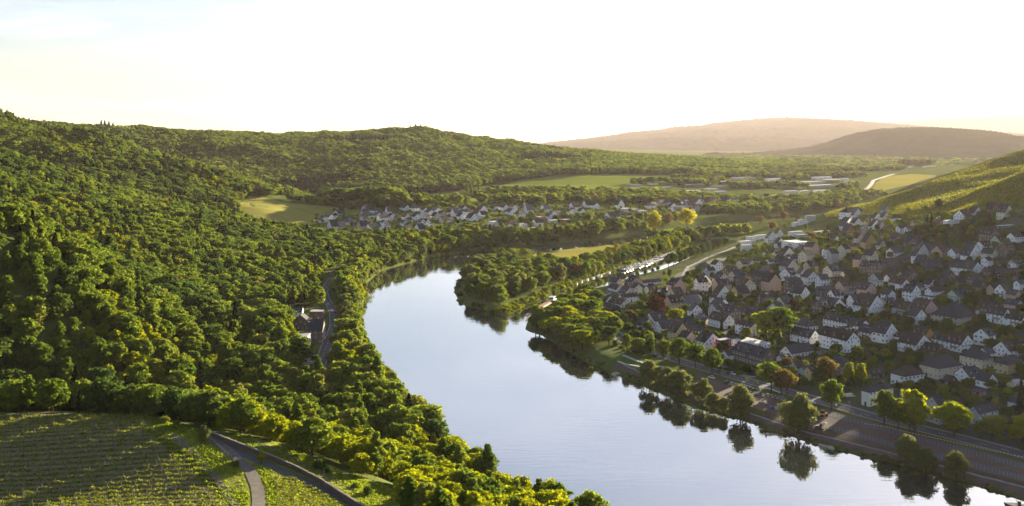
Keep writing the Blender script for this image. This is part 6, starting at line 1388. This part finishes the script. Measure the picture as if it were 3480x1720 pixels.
# cargo barge
a, c = np.array(W0(*Q4(150,985))), np.array(W0(*Q4(585,745))); d = c-a; L = float(np.hypot(*d)); an = math.atan2(d[1], d[0]); r = empty('cargo_barge', (a[0], a[1], 0), an, label='long dark cargo barge with rust-brown hatch covers moored behind the spit', cat='barge'); Wd = 6.2
hb_ = hull_mesh(L, Wd, 1.6, m_steel); o = obj('hull', hb_, parent=r); o.location = (L/2, 0, 0); o.rotation_euler = (0, 0, PI)
nh = 8; hl = (L*0.62)/nh
for i in range(nh):
    b = MB(); b.prism([(0, -Wd*0.36, 0), (0, Wd*0.36, 0), (0, Wd*0.30, 0.75), (0, 0, 1.0), (0, -Wd*0.30, 0.75)], (hl-0.08, 0, 0)); o = obj('hatch_cover', b.mesh('hatch_cover', [m_rust]), parent=r); o.location = (L*0.17+i*hl, 0, 1.68)
obj('deckhouse', MB().box(L*0.82, L*0.93, -Wd*0.34, Wd*0.34, 1.6, 3.0).box(L*0.84, L*0.91, -Wd*0.26, Wd*0.26, 3.35, 4.4).mesh('deckhouse', [m_wht]), parent=r); obj('wheelhouse_window', MB().box(L*0.838, L*0.912, -Wd*0.265, Wd*0.265, 3.003, 3.347).box(L*0.836, L*0.914, -Wd*0.268, Wd*0.268, 3.6, 4.1).mesh('wheelhouse_window', [m_glass]), parent=r); obj('wheelhouse_roof', MB().box(L*0.825, L*0.925, -Wd*0.32, Wd*0.32, 4.403, 4.55).mesh('wheelhouse_roof', [mat('pale_green_paint', (0.4,0.5,0.35), rough=0.6)]), parent=r); obj('mast', MB().tube([(L*0.87, 0, 4.5), (L*0.86, 0, 9.0)], [0.12, 0.05], 6).mesh('mast', [m_wht]), parent=r); obj('bow_rail', MB().tube([(0.6, -1.2, 2.1), (0.3, 0, 2.3), (0.6, 1.2, 2.1)], 0.06, 5).mesh('bow_rail', [m_wht]), parent=r)
# workboat bow in the corner of the picture
x, y = W0(3425, 1735); r = empty('work_boat', (x+6.5, y-3.5, 0), math.radians(150), label='dark blue work boat whose bow enters the lower right corner', cat='boat'); obj('hull', hull_mesh(17, 4.6, 1.7, m_hulld), parent=r); obj('deck_house', MB().box(-6, 1.5, -1.5, 1.5, 1.7, 2.6).mesh('deck_house', [mat('blue_grey_deck', (0.12,0.16,0.22), rough=0.6)]), parent=r); obj('funnel', MB().tube([(4.4, 0.4, 1.7), (4.4, 0.4, 3.4)], [0.5, 0.5], 10).mesh('funnel', [m_dark]), parent=r); obj('mast', MB().tube([(5.2, 0, 1.8), (5.2, 0, 4.6)], 0.05, 5).mesh('mast', [m_metal]), parent=r); obj('deck_rail', MB().tube([(2, -1.9, 2.6), (6, -1.3, 2.8), (7.8, 0, 3.0), (6, 1.3, 2.8), (2, 1.9, 2.6)], 0.04, 5).mesh('deck_rail', [m_metal]), parent=r)
x, y = W0(*P5(1832,1205)); r = empty('channel_marker', (x, y, 0), 0, label='small dark floating channel marker off the town bank', cat='buoy'); obj('float', MB().tube([(0,0,-0.3),(0,0,0.5)], [0.3,0.3], 10).mesh('float', [m_dark]), parent=r); obj('topmark', MB().tube([(0,0,0.5),(0,0,1.3)], [0.07,0.03], 6).mesh('topmark', [m_dark]), parent=r)
# ------------------------------------------------------------------ cranes, club house, church spire, turret
def crane(px, py, top, jl, jr, ang, label):
    x, y, z = ground(px, py); h = (py-top)*y/F; r = empty('tower_crane', (x, y, z), ang, label=label, cat='crane', group='tower cranes'); b = MB(); s = 0.45
    for sx in (-s, s):
        for sy in (-s, s): b.box(sx-0.05, sx+0.05, sy-0.05, sy+0.05, 0, h)
    n = int(h/1.2)
    for i in range(n):
        z0, z1 = h*i/n, h*(i+1)/n
        b.tube([(-s, -s, z0), (s, -s, z1)], 0.03, 4); b.tube([(-s, s, z1), (s, s, z0)], 0.03, 4); b.tube([(-s, -s, z1), (-s, s, z0)], 0.03, 4)
    obj('mast', b.mesh('mast', [m_metal]), parent=r); j = MB(); m = int((jl+jr)/1.5)
    j.tube([(-jl, 0, h+0.9), (jr, 0, h+0.9)], 0.06, 4); j.tube([(-jl, -0.35, h+0.2), (jr, -0.35, h+0.2)], 0.06, 4); j.tube([(-jl, 0.35, h+0.2), (jr, 0.35, h+0.2)], 0.06, 4)
    for i in range(m): xa, xb = -jl+(jl+jr)*i/m, -jl+(jl+jr)*(i+1)/m; j.tube([(xa, -0.35, h+0.2), ((xa+xb)/2, 0, h+0.9), (xb, -0.35, h+0.2)], 0.04, 4)
    obj('jib', j.mesh('jib', [m_metal]), parent=r); obj('counterweight', MB().box(jr-1.2, jr, -0.4, 0.4, h-0.8, h+0.1).mesh('counterweight', [m_conc]), parent=r); obj('cab', MB().box(-0.5, 0.5, -1.1, -0.46, h-0.9, h+0.1).mesh('cab', [m_glass]), parent=r)
crane(*Q4(1455,405), Q4(0,165)[1], 17, 4, 0.0, 'pale tower crane beside the marina with its jib over the peninsula'); crane(2410, 882, 812, 4, 26, 0.1, 'thin tower crane beside the railway with its long jib')
house(*Q4(1030,262), 75, 70, 40, 'H', 'white', 'slate', 'A', scale=.2357, note='white club house with grey roof on the peninsula', dorm=0, sky=0); HOUSES[-1]['o']['label'] = 'white club house with grey hipped roof on the peninsula'; HOUSES[-1]['o']['category'] = 'house'
for k, x0 in enumerate((935, 958)):
    x, y, z = ground(*Q4(x0, 262)); r = empty('flag', (x, y, z), 0, label='%s of the two red flags beside the club house' % ('left' if k == 0 else 'right'), cat='flag', group='club house flags'); obj('pole', MB().tube([(0,0,0),(0,0,4.6)], 0.05, 5).mesh('pole', [m_wht]), parent=r); obj('cloth', MB().add([(0.05,0,2.6),(0.5,0.1,2.55),(0.95,0.0,2.6),(0.95,0.0,4.4),(0.5,0.1,4.45),(0.05,0,4.5),(0.05,0.03,2.6),(0.5,0.13,2.55),(0.95,0.03,2.6),(0.95,0.03,4.4),(0.5,0.13,4.45),(0.05,0.03,4.5)], [(0,1,4,5),(1,2,3,4),(11,10,7,6),(10,9,8,7),(2,8,9,3),(0,5,11,6)]).mesh('flag_cloth', [m_redw]), parent=r)
x, y, z = ground(*PA_(545,400)); r = empty('turret', (x, y, z), math.radians(30), label='white square turret with pointed slate spire among the harbour houses', cat='tower'); w = 1.15; obj('wall', MB().box(-w, w, -w, w, -1, 3.4).mesh('turret_wall', [wallm('white')]), parent=r); obj('spire', MB().add([(-w-.25,-w-.25,3.4),(w+.25,-w-.25,3.4),(w+.25,w+.25,3.4),(-w-.25,w+.25,3.4),(0,0,8.2)], [(0,1,4),(1,2,4),(2,3,4),(3,0,4),(3,2,1,0)]).mesh('spire', [roofm('slate')]), parent=r); o = obj('window', WIN[2], parent=r); o.location = (0, -w-0.012, 1.8); o = obj('window', WIN[2], parent=r); o.location = (-w-0.012, 0, 1.8); o.rotation_euler = (0, 0, -PI/2)
x, y, z = ground(2050+1450*.2329, 560+592*.2329); r = empty('church_tower', (x, y, z), 0.3, label='slim dark church spire in the farthest village', cat='church'); obj('wall', MB().box(-1.6, 1.6, -1.6, 1.6, -1, 8).mesh('church_wall', [wallm('grey')]), parent=r); obj('spire', MB().add([(-1.9,-1.9,8),(1.9,-1.9,8),(1.9,1.9,8),(-1.9,1.9,8),(0,0,19)], [(0,1,4),(1,2,4),(2,3,4),(3,0,4),(3,2,1,0)]).mesh('church_spire', [roofm('slate')]), parent=r)
print('OBJ', len(bpy.data.objects))
# ------------------------------------------------------------------ evening haze in the valley
hm = bpy.data.materials.new('haze_air'); hm.use_nodes = True; hn = hm.node_tree.nodes; hn.remove(hn['Principled BSDF'])
pv = hn.new('ShaderNodeVolumePrincipled'); pv.inputs['Color'].default_value = (0.98, 0.88, 0.88, 1); pv.inputs['Density'].default_value = 0.0000145; pv.inputs['Anisotropy'].default_value = 0.35
hm.node_tree.links.new(pv.outputs[0], hn['Material Output'].inputs['Volume'])
hb = MB().box(-9400, 10200, -400, 19600, -240, 700)
obj('haze', hb.mesh('haze', [hm]), kind='stuff', label='thin warm evening haze lying over the whole valley')
